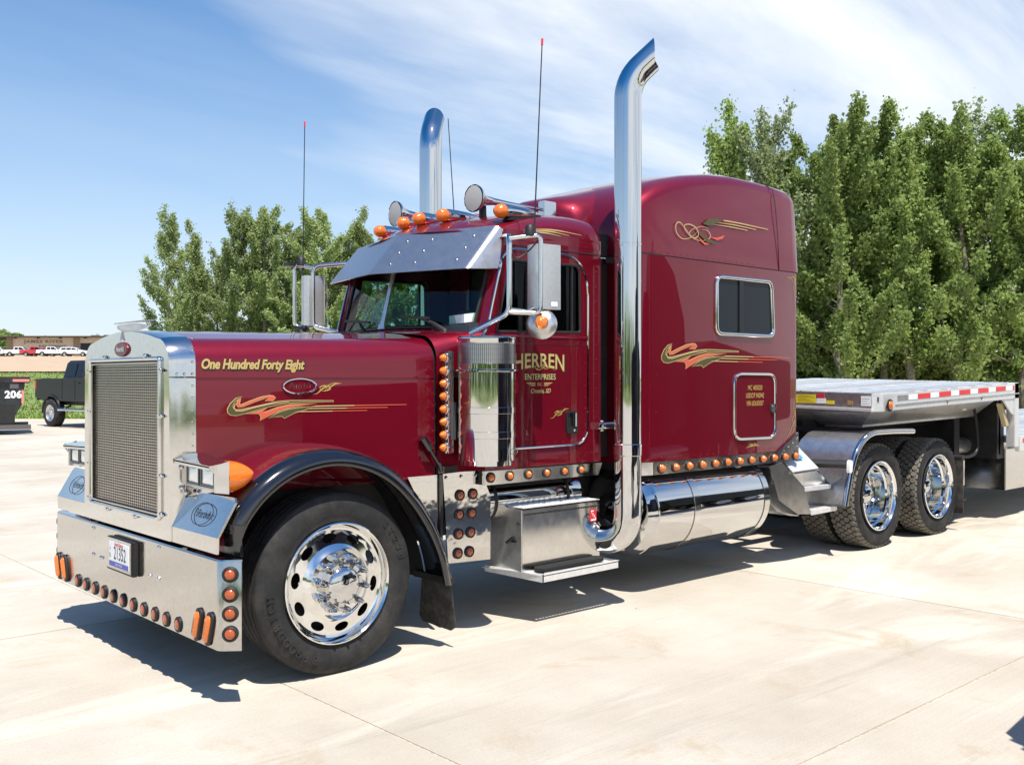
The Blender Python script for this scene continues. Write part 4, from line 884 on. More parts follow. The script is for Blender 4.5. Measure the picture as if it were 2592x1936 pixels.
# roof lights and horns
def roof_light(x, y, z):
    l = T('roof_light', MB().prism([(x + .02, y - .04, z - .055), (x + .05, y - .04, z - .03), (x + .36, y - .025, z + .015), (x + .36, y - .025, z - .02)], (0, .075, 0)), DARK)
    obj('lamp_body', MB().lathe([(.050, .012), (.053, .03), (.051, .10), (.044, .20), (.028, .30), (.006, .385)], (x, y, z + .01), (1, 0, .04), 16), CHROME, l)
    obj('lamp_lens', MB().lathe([(.047, .02), (.052, -.008), (.047, -.038), (.030, -.062), (0, -.072)], (x, y, z + .01), (1, 0, .04), 16), AMBER, l)
for x, y, z in ((1.57, -.78, 2.905), (1.46, -.25, 2.925), (1.425, 0, 2.925), (1.46, .25, 2.925), (1.61, .79, 2.935)): roof_light(x + .04, y, z)
def horn(p, e, rb, L):
    p, e = Vector(p), Vector(e); a = (e - p).normalized(); Lh = (e - p).length
    h = T('air_horn', MB().lathe([(.0, .012), (rb * .93, .012), (rb, .0), (rb * 1.0, .012), (rb * .90, .03), (rb * .62, .065), (rb * .40, .12), (rb * .28, .20), (rb * .20, .35), (rb * .14, .6), (rb * .11, Lh)], p, a, 24), CHROME)
    obj('horn_face', MB().lathe([(rb * .90, -.004), (rb * .5, -.009), (0, -.010)], p + a * .004, a, 24), mat('horn_face_grey', (.42, .42, .40), .55) if 'horn_face_grey' not in MATS else MATS['horn_face_grey'], h)
    obj('horn_bracket', MB().box(e.x - .02, e.x + .12, e.y - .035, e.y + .035, e.z - .12, e.z + .07).tube([p + a * .33 + Vector((0, 0, -.02)), p + a * .33 + Vector((0, 0, -.16))], .012, 6), CHROME, h, bevel=.006)
horn((1.60, -.47, 3.048), (2.36, -.42, 3.055), .103, 0); horn((1.56, .47, 3.045), (2.36, .42, 3.055), .103, 0)
T('roof_sensor', MB().lathe([(.03, -.03), (.028, .06), (.022, .07), (0, .07)], (1.75, -.40, 2.955), n=10), DARK)
# antennas
def antenna(b, t, tip=True):
    b, t = Vector(b), Vector(t); a = T('antenna', MB().tube([b, b.lerp(t, .5), t], [.0055, .0045, .004], 6).tube([b, b.lerp(t, .06)], .011, 8), BLACK)
    if tip: obj('antenna_tip', MB().tube([b.lerp(t, .975), t + (t - b).normalized() * .01], .008, 6), TAPER, a)
antenna((1.45, -1.28, 2.66), (1.512, -1.295, 3.985)); antenna((1.19, 1.28, 2.62), (1.215, 1.29, 3.875)); antenna((2.573, .95, 3.05), (2.49, .95, 4.07), False)
# ---- mirrors
MIRM = mat('mirror_housing', (.62, .62, .61), .36, .7, var=.06, vscale=40)
def mirror(kind):
    if kind < 0:
        A, B = (1.30, -1.2), (1.47, -1.325); head = [(1.525, -1.13), (1.515, -1.235), (1.535, -1.262), (1.70, -1.285), (1.712, -1.262), (1.56, -1.125)]; arm_t = (1.50, -.93, 2.71); arm_b = (1.16, -.96, 2.02); zz = (2.185, 2.628)
    else:
        A, B = (1.25, 1.215), (1.14, 1.33); head = [(1.185, 1.30), (1.18, 1.245), (1.20, 1.21), (1.33, 1.19), (1.36, 1.21), (1.215, 1.30)]; arm_t = (1.52, .98, 2.69); arm_b = (1.42, .98, 2.09); zz = (2.16, 2.58)
    t1 = arc([(*arm_t,), (A[0], A[1], 2.66), (A[0], A[1], 2.15), (*arm_b,)], .06, 5, False)
    m = T('mirror', MB().tube(t1, .019, 10), STEEL)
    t2 = arc([(A[0], A[1], 2.645), (B[0], B[1], 2.675), (B[0], B[1], 2.15), (A[0], A[1], 2.155)], .05, 5, False)
    obj('mirror_frame', MB().tube(t2, .0165, 10), STEEL, m)
    hd = obj('mirror_head', MB().prism([(x, y, zz[0]) for x, y in arc([(x, y, 0) for x, y in head], .01, 3) for x, y in [(x, y)]] if False else [(p.x, p.y, zz[0]) for p in arc([(x, y, 0) for x, y in head], .01, 3)], (0, 0, zz[1] - zz[0])), MIRM, m, bevel=.004)
    a, b = Vector((*head[-1], 0)), Vector((*head[-2], 0)); N = Vector((b.y - a.y, -(b.x - a.x), 0)).normalized(); N = N if N.x > 0 else -N
    obj('mirror_glass', MB().prism([(a.x, a.y, zz[0] + .015), (b.x, b.y, zz[0] + .015), (b.x, b.y, zz[1] - .015), (a.x, a.y, zz[1] - .015)], N * .004), CHROME, m)
    obj('cable', MB().tube(arc([(A[0], A[1], 2.60), (A[0] + .03, A[1] - .02 * -kind, 2.50), ((A[0] + B[0]) / 2 + .03, (A[1] + B[1]) / 2, 2.56), (B[0], B[1], 2.66)], .06, 5, False), .006, 5), BLACK, m)
    obj('antenna_mount', MB().box(B[0] - .07, B[0] + .01, B[1] - .02 if kind > 0 else B[1] + .02, B[1] + .06 if kind > 0 else B[1] + .09, 2.66, 2.69).lathe([(.035, 0), (.033, .06), (.02, .075), (0, .08)], (A[0] * .35 + B[0] * .65, A[1] * .35 + B[1] * .65, 2.665), n=12), DARK, m)
    if kind < 0:
        rc = Vector((1.56, -1.24, 2.085)); Nn = Vector((-.75, -.62, .15)).normalized(); cx = obj('convex_mirror', MB().lathe([(0, .045), (.05, .042), (.085, .025), (.104, 0), (.106, -.008), (0, -.012)], rc, Nn, 24), ALU, m)
        obj('turn_lamp', MB().lathe([(.046, 0), (.046, .03), (.036, .06), (0, .075)], rc + Vector((-.055, -.06, .005)), Nn, 14), AMBER, m); obj('lamp_bracket', MB().tube([rc + Vector((-.02, -.02, .06)), (1.40, -1.27, 2.16)], .012, 6), STEEL, m)
        obj('mirror_sticker', MB().poly([(1.615, -1.2765, 2.205), (1.668, -1.284, 2.206), (1.668, -1.284, 2.238), (1.615, -1.2765, 2.238)]), WHITE, m)
        obj('strut', MB().tube([(1.30, -1.2, 2.18), (1.40, -1.27, 2.165), (1.44, -1.29, 2.19)], .010, 6), STEEL, m)
    else: obj('mirror_clamp', MB().ball((1.20, 1.27, 2.14), .035, 5).tube([(1.14, 1.33, 2.15), (1.22, 1.24, 2.13)], .02, 6), DARK, m); obj('spike', MB().lathe([(.016, 0), (.014, .04), (0, .12)], (1.33, 1.10, 2.13), n=8), CHROME, m)
mirror(-1); mirror(1)
# ---- air cleaner and its light bar
cx, cy, r = 1.145, -1.15, .19
ac = T('air_cleaner', MB().lathe([(r * .90, 1.150), (r * .90, 1.182), (r, 1.183), (r, 1.76), (r, 1.945), (r * .0, 1.945)], (cx, cy, 0), n=48), CHROME, smooth=30)
sc = MB(); N_, M_ = 90, 16
for i in range(N_):
    for j in range(M_):
        a0, a1 = 2 * math.pi * i / N_, 2 * math.pi * (i + .55) / N_; z0 = 1.815 + j * .0079; P = lambda a, z: (cx + (r + .003) * math.cos(a), cy + (r + .003) * math.sin(a), z)
        sc.add([P(a0, z0), P(a1, z0), P(a1, z0 + .0045), P(a0, z0 + .0045)], [(0, 1, 2, 3)])
o = obj('intake_screen', MB().lathe([(r + .001, 1.812), (r + .001, 1.944)], (cx, cy, 0), n=48), PERF, ac); o2 = obj('screen_holes', sc, BLACK, ac, smooth=0, recalc=False); o2['kind'] = 'stuff'
obj('cleaner_lid', MB().lathe([(r + .005, 1.943), (r + .007, 1.948), (r + .007, 1.980), (r, 1.988), (r * .6, 1.995), (0, 1.998)], (cx, cy, 0), n=48), CHROME, ac)
for z0, z1, e in ((1.755, 1.812, .004), (1.487, 1.53, .003), (1.327, 1.372, .003)): obj('cleaner_band', MB().lathe([(r, z0), (r + e, z0 + .002), (r + e, z1 - .002), (r, z1)], (cx, cy, 0), n=48), CHROME, ac)
obj('band_clamp', MB().tube([(cx + (r + .012) * math.cos(a), cy + (r + .012) * math.sin(a), 1.768) for a in [k * math.pi / 16 for k in range(32)]], .008, 6, True).tube([(cx - .12, cy - .20, 1.768), (cx + .26, cy - .02, 1.768)], .007, 6), CHROME, ac)
oval_script(ac, (cx + (r + .003) * math.cos(R(-102 + 45)), cy + (r + .003) * math.sin(R(-57)), 1.24), (math.sin(R(57)), math.cos(R(57)), 0), (0, 0, 1), .05, .02, GREYM)
obj('cleaner_bracket', MB().box(.975, 1.005, -1.01, -.90, 1.31, 1.56).box(1.05, 1.20, -.99, -.90, 1.35, 1.40).box(1.05, 1.2, -.99, -.90, 1.72, 1.77), GREYM, ac, bevel=.005)
lb = T('light_bar', MB().box(.945, .985, -.995, -.975, 1.222, 1.897).box(.975, .99, -.995, -.89, 1.222, 1.897), STEEL, bevel=.003)
bl = lamp_proto('bullet_light', lb, .034, .042, .062, AMBER, True)
obj('bullet_shell', MB().lathe([(.042, 0), (.041, .02), (.036, .028), (.034, .02)], ax=(0, -1, 0), n=16), CHROME, bl)
for k in range(8):
    o = bl if k == 0 else inst(bl, lb); o.location = (.962, -.955, 1.852 - k * .0845); o.rotation_euler = rot_to((-1, -.12, 0))
# hood latch, trim gap
T('hood_latch', MB().tube([(.81, -.895, 1.325), (.86, -.905, 1.25)], .030, 8).tube([(.86, -.905, 1.25), (.94, -.905, 1.14), (.955, -.905, 1.10)], .016, 8).box(.93, .98, -.91, -.87, 1.085, 1.13), BLACKP)
# ---- side panels, step, strips
mb = MB().box(.955, .975, -.90, -.86, .45, 1.075); T('panel_edge', mb, BLACKP)
pn = T('light_panel', MB().prism([(.975, -.90, 1.08), (1.30, -.90, 1.09), (1.395, -.90, .90), (1.39, -.90, .462), (1.02, -.90, .478)], (0, .012, 0)), WAVY, smooth=0)
mb = MB().prism([(1.39, -.895, .88), (1.39, -.895, .462), (1.39, -.80, .462), (1.39, -.80, .88)], (.008, 0, 0)); obj('panel_flange', mb, ALU, pn)
p8 = lamp_proto('marker_light', pn, .030, .039, .020, AMBERD)
for k in range(8):
    i, j = k % 2, k // 2; o = p8 if k == 0 else inst(p8, pn); o.location = (1.118 - .006 * j + .114 * i - .004 * j * i, -.902, .928 - .130 * j); o.rotation_euler = (0, 0, 0)
rv = MB(); rivets(rv, [(1.0 + .13 * k, -.90, 1.055) for k in range(3)], (0, -1, 0), .014, .010); obj('panel_bolts', rv, CHROME, pn)
T('fender_rear_panel', MB().prism([(.70, -.88, 1.075), (.95, -.88, 1.075), (.95, -.88, .55), (.905, -.88, .62), (.82, -.88, .86)], (0, .01, 0)), WAVY)
cs = T('cab_strip', MB().prism([(1.285, -.965, .985), (1.285, -.965, 1.082), (2.47, -.965, 1.075), (2.425, -.965, .985)], (0, .03, 0)).prism([(1.285, .965, .985), (1.285, .965, 1.082), (2.47, .965, 1.075), (2.425, .965, .985)], (0, -.03, 0)), STEEL, bevel=.004)
sl = lamp_proto('marker_light', cs, .029, .037, .034, AMBER, True)
for k, x in enumerate((1.338, 1.513, 1.690, 1.870, 2.052, 2.228)): o = sl if k == 0 else inst(sl, cs); o.location = (x, -.966, 1.037)
T('cab_skirt', MB().box(1.3, 2.4, -.93, -.90, .985, 1.09), DARK)
# air tank above the step
at = T('air_tank', MB().lathe([(0, -.02), (.10, 0), (.148, .05), (.15, .08), (.15, .95), (.148, .98), (.10, 1.02), (0, 1.03)], (1.38, -.70, .845), (1, 0, 0), 32), CHROME, smooth=30)
obj('tank_strap', MB().lathe([(.152, .10), (.155, .105), (.155, .125), (.152, .13)], (1.38, -.70, .845), (1, 0, 0), 32).lathe([(.152, .82), (.155, .825), (.155, .845), (.152, .85)], (1.38, -.70, .845), (1, 0, 0), 32), BLACK, at)
# battery box step
BX0, BX1, BY = 1.60, 2.40, -1.0
st = T('step_box', MB().prism([(BX0, BY, .36), (BX0, BY, .79), (BX0, -.90, .80), (BX0, -.72, .80), (BX0, -.66, .70), (BX0, -.66, .36)], (BX1 - BX0, 0, 0)), STEEL, bevel=.004)
obj('step_end', MB().prism([(BX0 - .006, BY + .002, .36), (BX0 - .006, BY + .002, .793), (BX0 - .006, -.72, .803), (BX0 - .006, -.66, .70), (BX0 - .006, -.66, .36)], (.005, 0, 0)), ALU, st)
dt = MB().box(BX0 + .01, BX1 - .002, BY, -.73, .801, .806)
for i in range(28):
    for j in range(9): dt.obox((BX0 + .03 + i * .0275, BY + .018 + j * .028, .807), (.008 * (1 if (i + j) % 2 else .5), .008 * (.5 if (i + j) % 2 else 1) * (1 if (i + j) % 2 else -1), 0), (.002, -.002, 0), (0, 0, .003))
obj('tread_plate', dt, ALUW, st, smooth=0)
tr_ = MB()
for k in range(30): tr_.box(BX0 + .02 + k * .026, BX0 + .035 + k * .026, BY - .004, BY, .752, .764)
o = obj('step_perforation', tr_, BLACK, st, smooth=0); o['kind'] = 'stuff'
sh = obj('step_shelf', MB().prism([(1.655, -1.15, .347), (2.452, -1.15, .353), (2.40, -.99, .368), (2.38, -.66, .372), (1.52, -.66, .360), (1.60, -1.0, .362)], (0, 0, -.006), [[(1.69 + .033 * k, -1.130, .349), (1.710 + .033 * k, -1.130, .349), (1.710 + .033 * k, -1.108, .350), (1.69 + .033 * k, -1.108, .350)] for k in range(23)]).prism([(1.655, -1.15, .356), (2.452, -1.15, .360), (2.452, -1.15, .304), (1.655, -1.15, .300)], (0, .012, 0)).prism([(1.655, -1.15, .356), (1.655, -1.15, .300), (1.53, -.68, .330), (1.53, -.68, .372)], (.012, 0, 0)).prism([(2.452, -1.15, .356), (2.452, -1.15, .304), (2.42, -.9, .33), (2.42, -.9, .37)], (-.012, 0, 0)), ALUW, st)
sg = MB()
for k in range(30): sg.box(1.69 + k * .025, 1.703 + k * .025, -1.147, -1.132, .352, .362)
obj('shelf_grip', sg, ALUW, st, smooth=0)
obj('step_mat', MB().prism(arc([(1.70, -1.12, .362), (2.32, -1.12, .366), (2.36, -1.07, .367), (2.34, -1.01, .369), (1.70, -1.01, .366), (1.66, -1.07, .363)], .03, 3), (0, 0, .022)), MATT, st, bevel=.006)
ft = obj('fuel_decal', MB().box(2.29, 2.36, BY - .003, BY, .645, .735), REDP, st)
obj('fuel_decal_print', MB().box(2.300, 2.350, BY - .0045, BY - .003, .652, .662).box(2.300, 2.330, BY - .0045, BY - .003, .72, .728), WHITE, ft)
for i, ch in enumerate('IFTA'): decal_text('fuel_decal_lettering', ch, ft, WHITE, (2.305 + .014 * i, BY - .003, .705 - .016 * i), (1, 0, 0), (0, 0, 1), .028, .8, 0, .001, 'CENTER', lift=.002)
obj('box_latch', MB().box(1.585, 1.60, -.95, -.88, .56, .575).tube([(1.585, -.93, .60), (1.58, -.86, .55)], .012, 6).ball((1.585, -.975, .70), .012, 4), BLACK, st)
# front mud flap
T('mudflap', MB().prism([(x, y, z) for y, z, x in [(-1.19, .44, .80), (-1.21, .14, .83), (-1.16, .11, .83), (-.86, .12, .83), (-.83, .16, .83), (-.90, .44, .80)]], (.012, 0, 0)), FLAPM, bevel=.003); T('mudflap_bar', MB().box(.77, .80, -1.24, -.85, .42, .46), BLACK)
T('mudflap', MB().prism([(x, y, z) for y, z, x in [(1.19, .44, .80), (1.21, .14, .83), (.83, .14, .83), (.90, .44, .80)]], (.012, 0, 0)), FLAPM)
# ---- sleeper
PO = [(2.70, 0), (2.70, .80), (2.715, .90), (2.755, .975), (2.83, 1.025), (2.95, 1.05), (5.0, 1.05), (5.04, 1.04), (5.055, 1.0), (5.055, 0)]
ring = [(x, -y) for x, y in PO] + [(x, y) for x, y in reversed(PO[1:-1])]
sm = MB().grid([[(x, y, z) for x, y in ring] for z in (1.05, 1.6, 2.1, 2.692)], True); sm.poly([(x, y, 1.05) for x, y in ring])
SWIN = arc([(3.785, 0, 2.095), (3.785, 0, 2.578), (4.600, 0, 2.583), (4.635, 0, 2.095)], .07, 5)
slp = T('sleeper', sm, RED, smooth=50)
obj('sleeper_seam', MB().grid([[(x * 1.0 + (.004 if x < 3 else -.004), y * .994, z) for x, y in ring] for z in (2.69, 2.705)], True), BLACK, slp)
st_t = [(2.70, .80, 2.90), (2.72, .88, 2.98), (2.76, .95, 3.07), (2.83, 1.0, 3.16), (2.93, 1.03, 3.25), (3.08, 1.045, 3.335), (3.25, 1.05, 3.40), (3.5, 1.05, 3.465), (3.8, 1.05, 3.52), (4.1, 1.05, 3.55), (4.5, 1.05, 3.555), (4.8, 1.05, 3.545), (4.97, 1.05, 3.535), (5.03, 1.05, 3.515), (5.055, 1.045, 3.48), (5.065, 1.03, 3.40)]
rh = [(0, 0), (.35, .006), (.6, .02), (.75, .038), (.85, .050), (.915, .075), (.955, .108), (.98, .17), (1.0, 9)]
rows = []
for x, w_, z in st_t:
    r_ = []
    for y, d in rh: yy = y * w_ * (1 if d == 9 else .985); r_.append((x, yy, 2.70 if d == 9 else max(2.72, z - d)))
    rows.append([(a, -b, c) for a, b, c in reversed(r_)] + r_[1:])
rm = MB().grid(rows)
rm.poly(rows[0]); rm.poly(rows[-1]); srf = T('sleeper_roof', rm, RED, slp, smooth=55)
T('roof_joint', MB().tube([(4.735, -1.0525, 2.70), (4.72, -1.0485, 3.0), (4.70, -1.043, 3.2), (4.69, -1.036, 3.32), (4.685, -1.016, 3.43), (4.68, -.95, 3.475)], .004, 5), REDF, slp)
# raised centre of the roof that leans over the cab
bz = [(0, 2.98), (.0, 3.09), (.03, 3.15), (.10, 3.195), (.25, 3.24), (.6, 3.335), (.9, 3.415), (1.2, 3.48), (1.5, 3.535), (1.8, 3.56), (2.4, 3.55), (2.58, 3.53)]
bh = [(0, 0), (.25, .006), (.40, .022), (.48, .05), (.54, .10), (.565, .17), (.575, .26), (.58, .40)]
rows = []
for u, z in bz:
    r_ = [(2.44 + u + .22 * (y / .58) ** 2 * max(0, 1 - u / 1.2), y * (1 + .25 * max(0, u - .8) / 1.7), max(2.88, z - d * (1 - .55 * max(0, u - .5) / 2))) for y, d in bh]; rows.append([(a, -b, c) for a, b, c in reversed(r_)] + r_[1:])
bm_ = MB().grid(rows); bm_.grid([[(a, b, 2.86) for a, b, c in rows[0]], rows[0]])
for k in (0, -1): bm_.grid([[r[k] for r in rows], [(r[k][0], r[k][1] * .99, 2.86) for r in rows]])
T('roof_fairing', bm_, RED, slp, smooth=55)
# window, hatch
obj('window_pane', MB().prism([(p.x, -1.054, p.z) for p in SWIN], (0, .01, 0)), DEEPG if False else mat('privacy_window', (.010, .015, .022), .05, 0, 0, spec=.16), slp)
wf = obj('window_frame', MB().tube([(p.x, -1.055, p.z) for p in SWIN], .020, 10, True), STEEL, slp)
obj('window_divider', MB().box(4.105, 4.165, -1.066, -1.055, 2.11, 2.565), DARK, slp)
HT = arc([(4.043, 0, 1.190), (4.043, 0, 1.757), (4.665, 0, 1.754), (4.667, 0, 1.184)], .10, 6)
hatch = obj('hatch', MB().prism([(p.x, -1.0535, p.z) for p in HT], (0, .01, 0)), RED, slp)
obj('hatch_trim', MB().tube([(p.x, -1.057, p.z) for p in HT], .013, 8, True), STEEL, slp)
obj('hatch_lock', MB().prism([(4.575, -1.056, 1.485), (4.635, -1.056, 1.485), (4.65, -1.056, 1.44), (4.63, -1.056, 1.405), (4.585, -1.056, 1.425)], (0, -.018, 0)).ball((4.60, -1.072, 1.462), .012, 5), GREYM, slp)
for tx, z in (('MC 405020', 1.615), ('USDOT 942942', 1.546), ('VIN 6D635057', 1.477)): decal_text('hatch_lettering', tx, hatch, GOLD, (4.350, -1.0535, z), (1, 0, 0), (0, 0, 1), .060, .78 if len(tx) < 10 else .70, .12, .0006, 'CENTER', lift=.003)
SF = lambda u, v, l: (u, -1.050 - l, v)
kx, kz = (4.921 - 3.068) / (1.379 - .186), 1.0
swoosh(slp, lambda u, v, l: (3.068 + (u - .186) * kx, -1.050 - l, 1.905 + (v - 1.545) * 1.42))
def RF(u, v, l):    # the upper side leans inwards
    t = (v - 2.70) / .6; return (u, -(1.05 - .019 * max(0, t)) - l - .004, v)
curl(slp, RF, [[(3.69, 2.965), (3.60, 2.985), (3.45, 2.94), (3.409, 2.890), (3.48, 2.865), (3.56, 2.90), (3.52, 2.965), (3.42, 2.985), (3.34, 2.96), (3.40, 2.90), (3.52, 2.85), (3.66, 2.87)],
 [(3.53, 2.93), (3.45, 2.87), (3.32, 2.845), (3.245, 2.90), (3.25, 2.97), (3.30, 2.99), (3.36, 2.95), (3.45, 2.88), (3.55, 2.86)], [(3.60, 2.955), (3.68, 2.955), (3.72, 2.91), (3.68, 2.88), (3.62, 2.87)]], .0042, GOLDL)
decal('scroll_leaf', [[(3.61, 3.005), (3.69, 3.055), (3.80, 3.070), (3.93, 3.070), (3.83, 3.045), (3.74, 3.005), (3.68, 2.995)], [(3.53, 2.955), (3.63, 2.90), (3.75, 2.865), (3.83, 2.868), (3.75, 2.850), (3.66, 2.852), (3.57, 2.90)]], slp, OLIVE, RF)
decal('scroll_flame', [[(3.55, 2.89), (3.62, 2.85), (3.70, 2.842), (3.63, 2.83), (3.58, 2.85)], [(3.70, 2.90), (3.80, 2.885), (3.88, 2.905), (3.91, 2.935), (3.87, 2.925), (3.80, 2.905)]], slp, ORANGE, RF)
decal('scroll_stripe', [[(3.80, 3.068), (4.15, 3.068), (4.57, 3.056), (4.57, 3.050), (4.15, 3.058), (3.86, 3.058)], [(3.74, 3.035), (4.05, 3.045), (4.38, 3.036), (4.38, 3.030), (4.05, 3.036)], [(3.72, 3.012), (4.0, 3.022), (4.25, 3.016), (4.25, 3.010), (4.0, 3.013)]], slp, GOLDL, RF)
curl(slp, SF, [[(4.25, 1.118), (4.28, 1.15), (4.29, 1.12), (4.31, 1.145), (4.33, 1.12), (4.36, 1.15), (4.38, 1.12), (4.41, 1.15), (4.45, 1.15)], [(4.22, 1.108), (4.32, 1.125), (4.42, 1.120)]], .005, GOLD)
curl(slp, SF, [[(4.90, 2.62), (4.95, 2.66), (5.0, 2.63), (4.97, 2.56), (5.0, 2.48), (4.985, 2.40)], [(4.93, 2.65), (5.0, 2.66), (5.015, 2.55), (5.0, 2.35)], [(4.86, 2.64), (4.92, 2.65), (4.98, 2.60)], [(5.0, 1.55), (4.97, 1.45), (5.01, 1.35), (4.96, 1.28), (4.90, 1.20), (4.82, 1.13)], [(5.01, 1.42), (4.95, 1.33), (5.0, 1.25), (4.90, 1.17)], [(4.99, 1.50), (5.015, 1.40), (4.97, 1.22)]], .0035, GOLD)
rv = MB(); rivets(rv, [(2.98 + .085 * k, -1.05, 2.722) for k in range(17)] + [(2.98 + .085 * k, -1.05, 1.085) for k in range(21)] + [(3.0, -1.049, 1.15 + .3 * k) for k in range(5)], (0, -1, 0), .0055, .004)
o = obj('sleeper_rivets', rv, RED, slp, smooth=0); o['kind'] = 'stuff'
ss = T('sleeper_strip', MB().grid([[(x, -y - .012 if y > .5 else -y, z) for x, y in PO[2:6]] for z in (.955, 1.056)]).box(2.955, 4.70, -1.0645, -1.053, .955, 1.056).prism([(4.70, -1.0645, .955), (4.70, -1.0645, 1.052), (5.035, -1.0645, 1.215), (5.045, -1.0645, 1.215), (5.045, -1.0645, .955)], (0, .010, 0)), STEEL, smooth=30)
sl2 = lamp_proto('marker_light', ss, .036, .043, .046, AMBER, True)
for k in range(12): o = sl2 if k == 0 else inst(sl2, ss); o.location = (3.044 + .176 * k, -1.0655, 1.003)
rv = MB(); rivets(rv, [(4.80 + .07 * k, -1.062, 1.06 + .033 * k) for k in range(4)] + [(5.02, -1.062, 1.09), (5.02, -1.062, 1.17)], (0, -1, 0), .010, .007); obj('strip_bolts', rv, CHROME, ss)
T('sleeper_underside', MB().box(2.75, 5.03, -1.02, 1.02, .99, 1.055), BLACK)
# cab to sleeper bracing
T('sleeper_strut', MB().box(2.38, 2.62, -.93, -.86, 2.60, 2.64).tube([(2.44, -.955, 1.355), (2.46, -.965, 1.355)], .05, 12).tube([(2.40, -.97, 1.355), (2.60, -.99, 1.358)], .030, 10), CHROME)
T('gap_boot', MB().box(2.49, 2.72, -.80, .80, 1.10, 2.85), BLACK)
# ---- fuel tank
TX0, TX1, TYc, TZc, TRr = 2.94, 4.69, -.745, .645, .368
tp = [(0, .02 - .0), (TRr * .80, .0), (TRr * .93, .02), (TRr, .07), (TRr, .10)]
L = TX1 - TX0
tk = T('fuel_tank', MB().lathe([(0, .03), (.16, .0), (.28, .01), (.338, .045), (.361, .10), (.368, .145), (.373, .150), (.373, .165), (TRr, .17), (TRr, L - .12), (.361, L - .07), (.333, L - .03), (.26, L), (0, L + .005)], (TX0 - .12, TYc, TZc), (1, 0, 0), 64), CHROME, smooth=28)
for x in (3.46, 4.46): obj('tank_strap', MB().lathe([(TRr, -.04), (TRr + .003, -.037), (TRr + .003, .037), (TRr, .04)], (x, TYc, TZc), (1, 0, 0), 64), STEEL, tk); obj('strap_edge', MB().lathe([(TRr + .001, -.043), (TRr + .005, -.0425), (TRr + .001, -.042)], (x, TYc, TZc), (1, 0, 0), 64), BLACK, tk)
obj('tank_cap', MB().lathe([(.055, 0), (.055, .035), (.03, .045), (0, .045)], (4.25, TYc - .17, TZc + .30), (0, -.5, .86), 16), ALU, tk)
tk2 = inst(tk, TR, (0, -2 * TYc, 0))
# ---- exhaust stacks
SXX, SYY, SR = 2.50, -1.19, .102
def stack(s):
    th = [(0, 3.93)]; pts = []
    z_b = .62
    low = arc([(SXX - .20, SYY + .80, .50), (SXX, SYY, .49), (SXX, SYY, .95)], [0, .22, 0], 12, False)
    mid = [Vector((SXX, SYY, z)) for z in (1.1, 1.6, 2.2, 2.8, 3.4)]
    c = Vector((SXX, SYY, 3.82)); hb = Vector((.74, -.67, 0)); bend = [Vector((SXX, SYY, 0)) + hb * .32 * (1 - math.cos(a)) + Vector((0, 0, 3.80 + .32 * math.sin(a))) for a in [k * R(47) / 8 for k in range(9)]]
    dirn = hb * math.sin(R(47)) + Vector((0, 0, math.cos(R(47)))); tip = [bend[-1] + dirn * t for t in (.08, .30)]
    P = low + mid + bend + tip; mb = MB(); n = 36; mb.tube(P, SR, n, caps=False)
    # slash cut: slide the last ring onto an upright plane facing the rear
    cutn = hb; cp = bend[-1] + dirn * .117; base = len(mb.v) - n
    for k in range(n): v = Vector(mb.v[base + k]); t = (cp - v).dot(cutn) / dirn.dot(cutn); mb.v[base + k] = tuple(v + dirn * t)
    rim = [Vector(mb.v[base + k]) for k in range(n)]; cen = sum(rim, Vector()) / n
    inn = [cen + (p - cen) * .93 for p in rim]; deep = [p - dirn * .10 for p in inn]
    mi = MB().grid([inn, deep, [d * .5 + (cen - dirn * .11) * .5 for d in deep]], True); mb.grid([rim, inn], True)
    mir = Matrix.Diagonal((1, -s, 1, 1)) if s > 0 else Matrix.Identity(4)
    e = T('exhaust_stack', mb, CHROME, smooth=60); i_ = obj('stack_bore', mi, mat('soot', (.05, .042, .034), .6, .5) if 'soot' not in MATS else MATS['soot'], e)
    b = obj('stack_clamp', MB().lathe([(SR, 1.14), (SR + .005, 1.145), (SR + .005, 1.225), (SR, 1.23)], (SXX, SYY, 0), n=36).lathe([(SR, 2.70), (SR + .003, 2.702), (SR + .003, 2.716), (SR, 2.718)], (SXX, SYY, 0), n=36), CHROME, e)
    k = obj('stack_bracket', MB().box(SXX + .02, SXX + .2, -1.12, -.95, 2.60, 2.64).box(SXX - .03, SXX + .2, -1.10, -.95, 1.34, 1.37), BLACK, e)
    if s > 0:
        for o in (e, i_, b, k): o.data.transform(Matrix.Diagonal((1, -1, 1, 1))); o.data.flip_normals()
        for o in (e, i_, b, k): o.location = (-.05, -.03, 0) if o is e else (0, 0, 0)
stack(-1); stack(1)
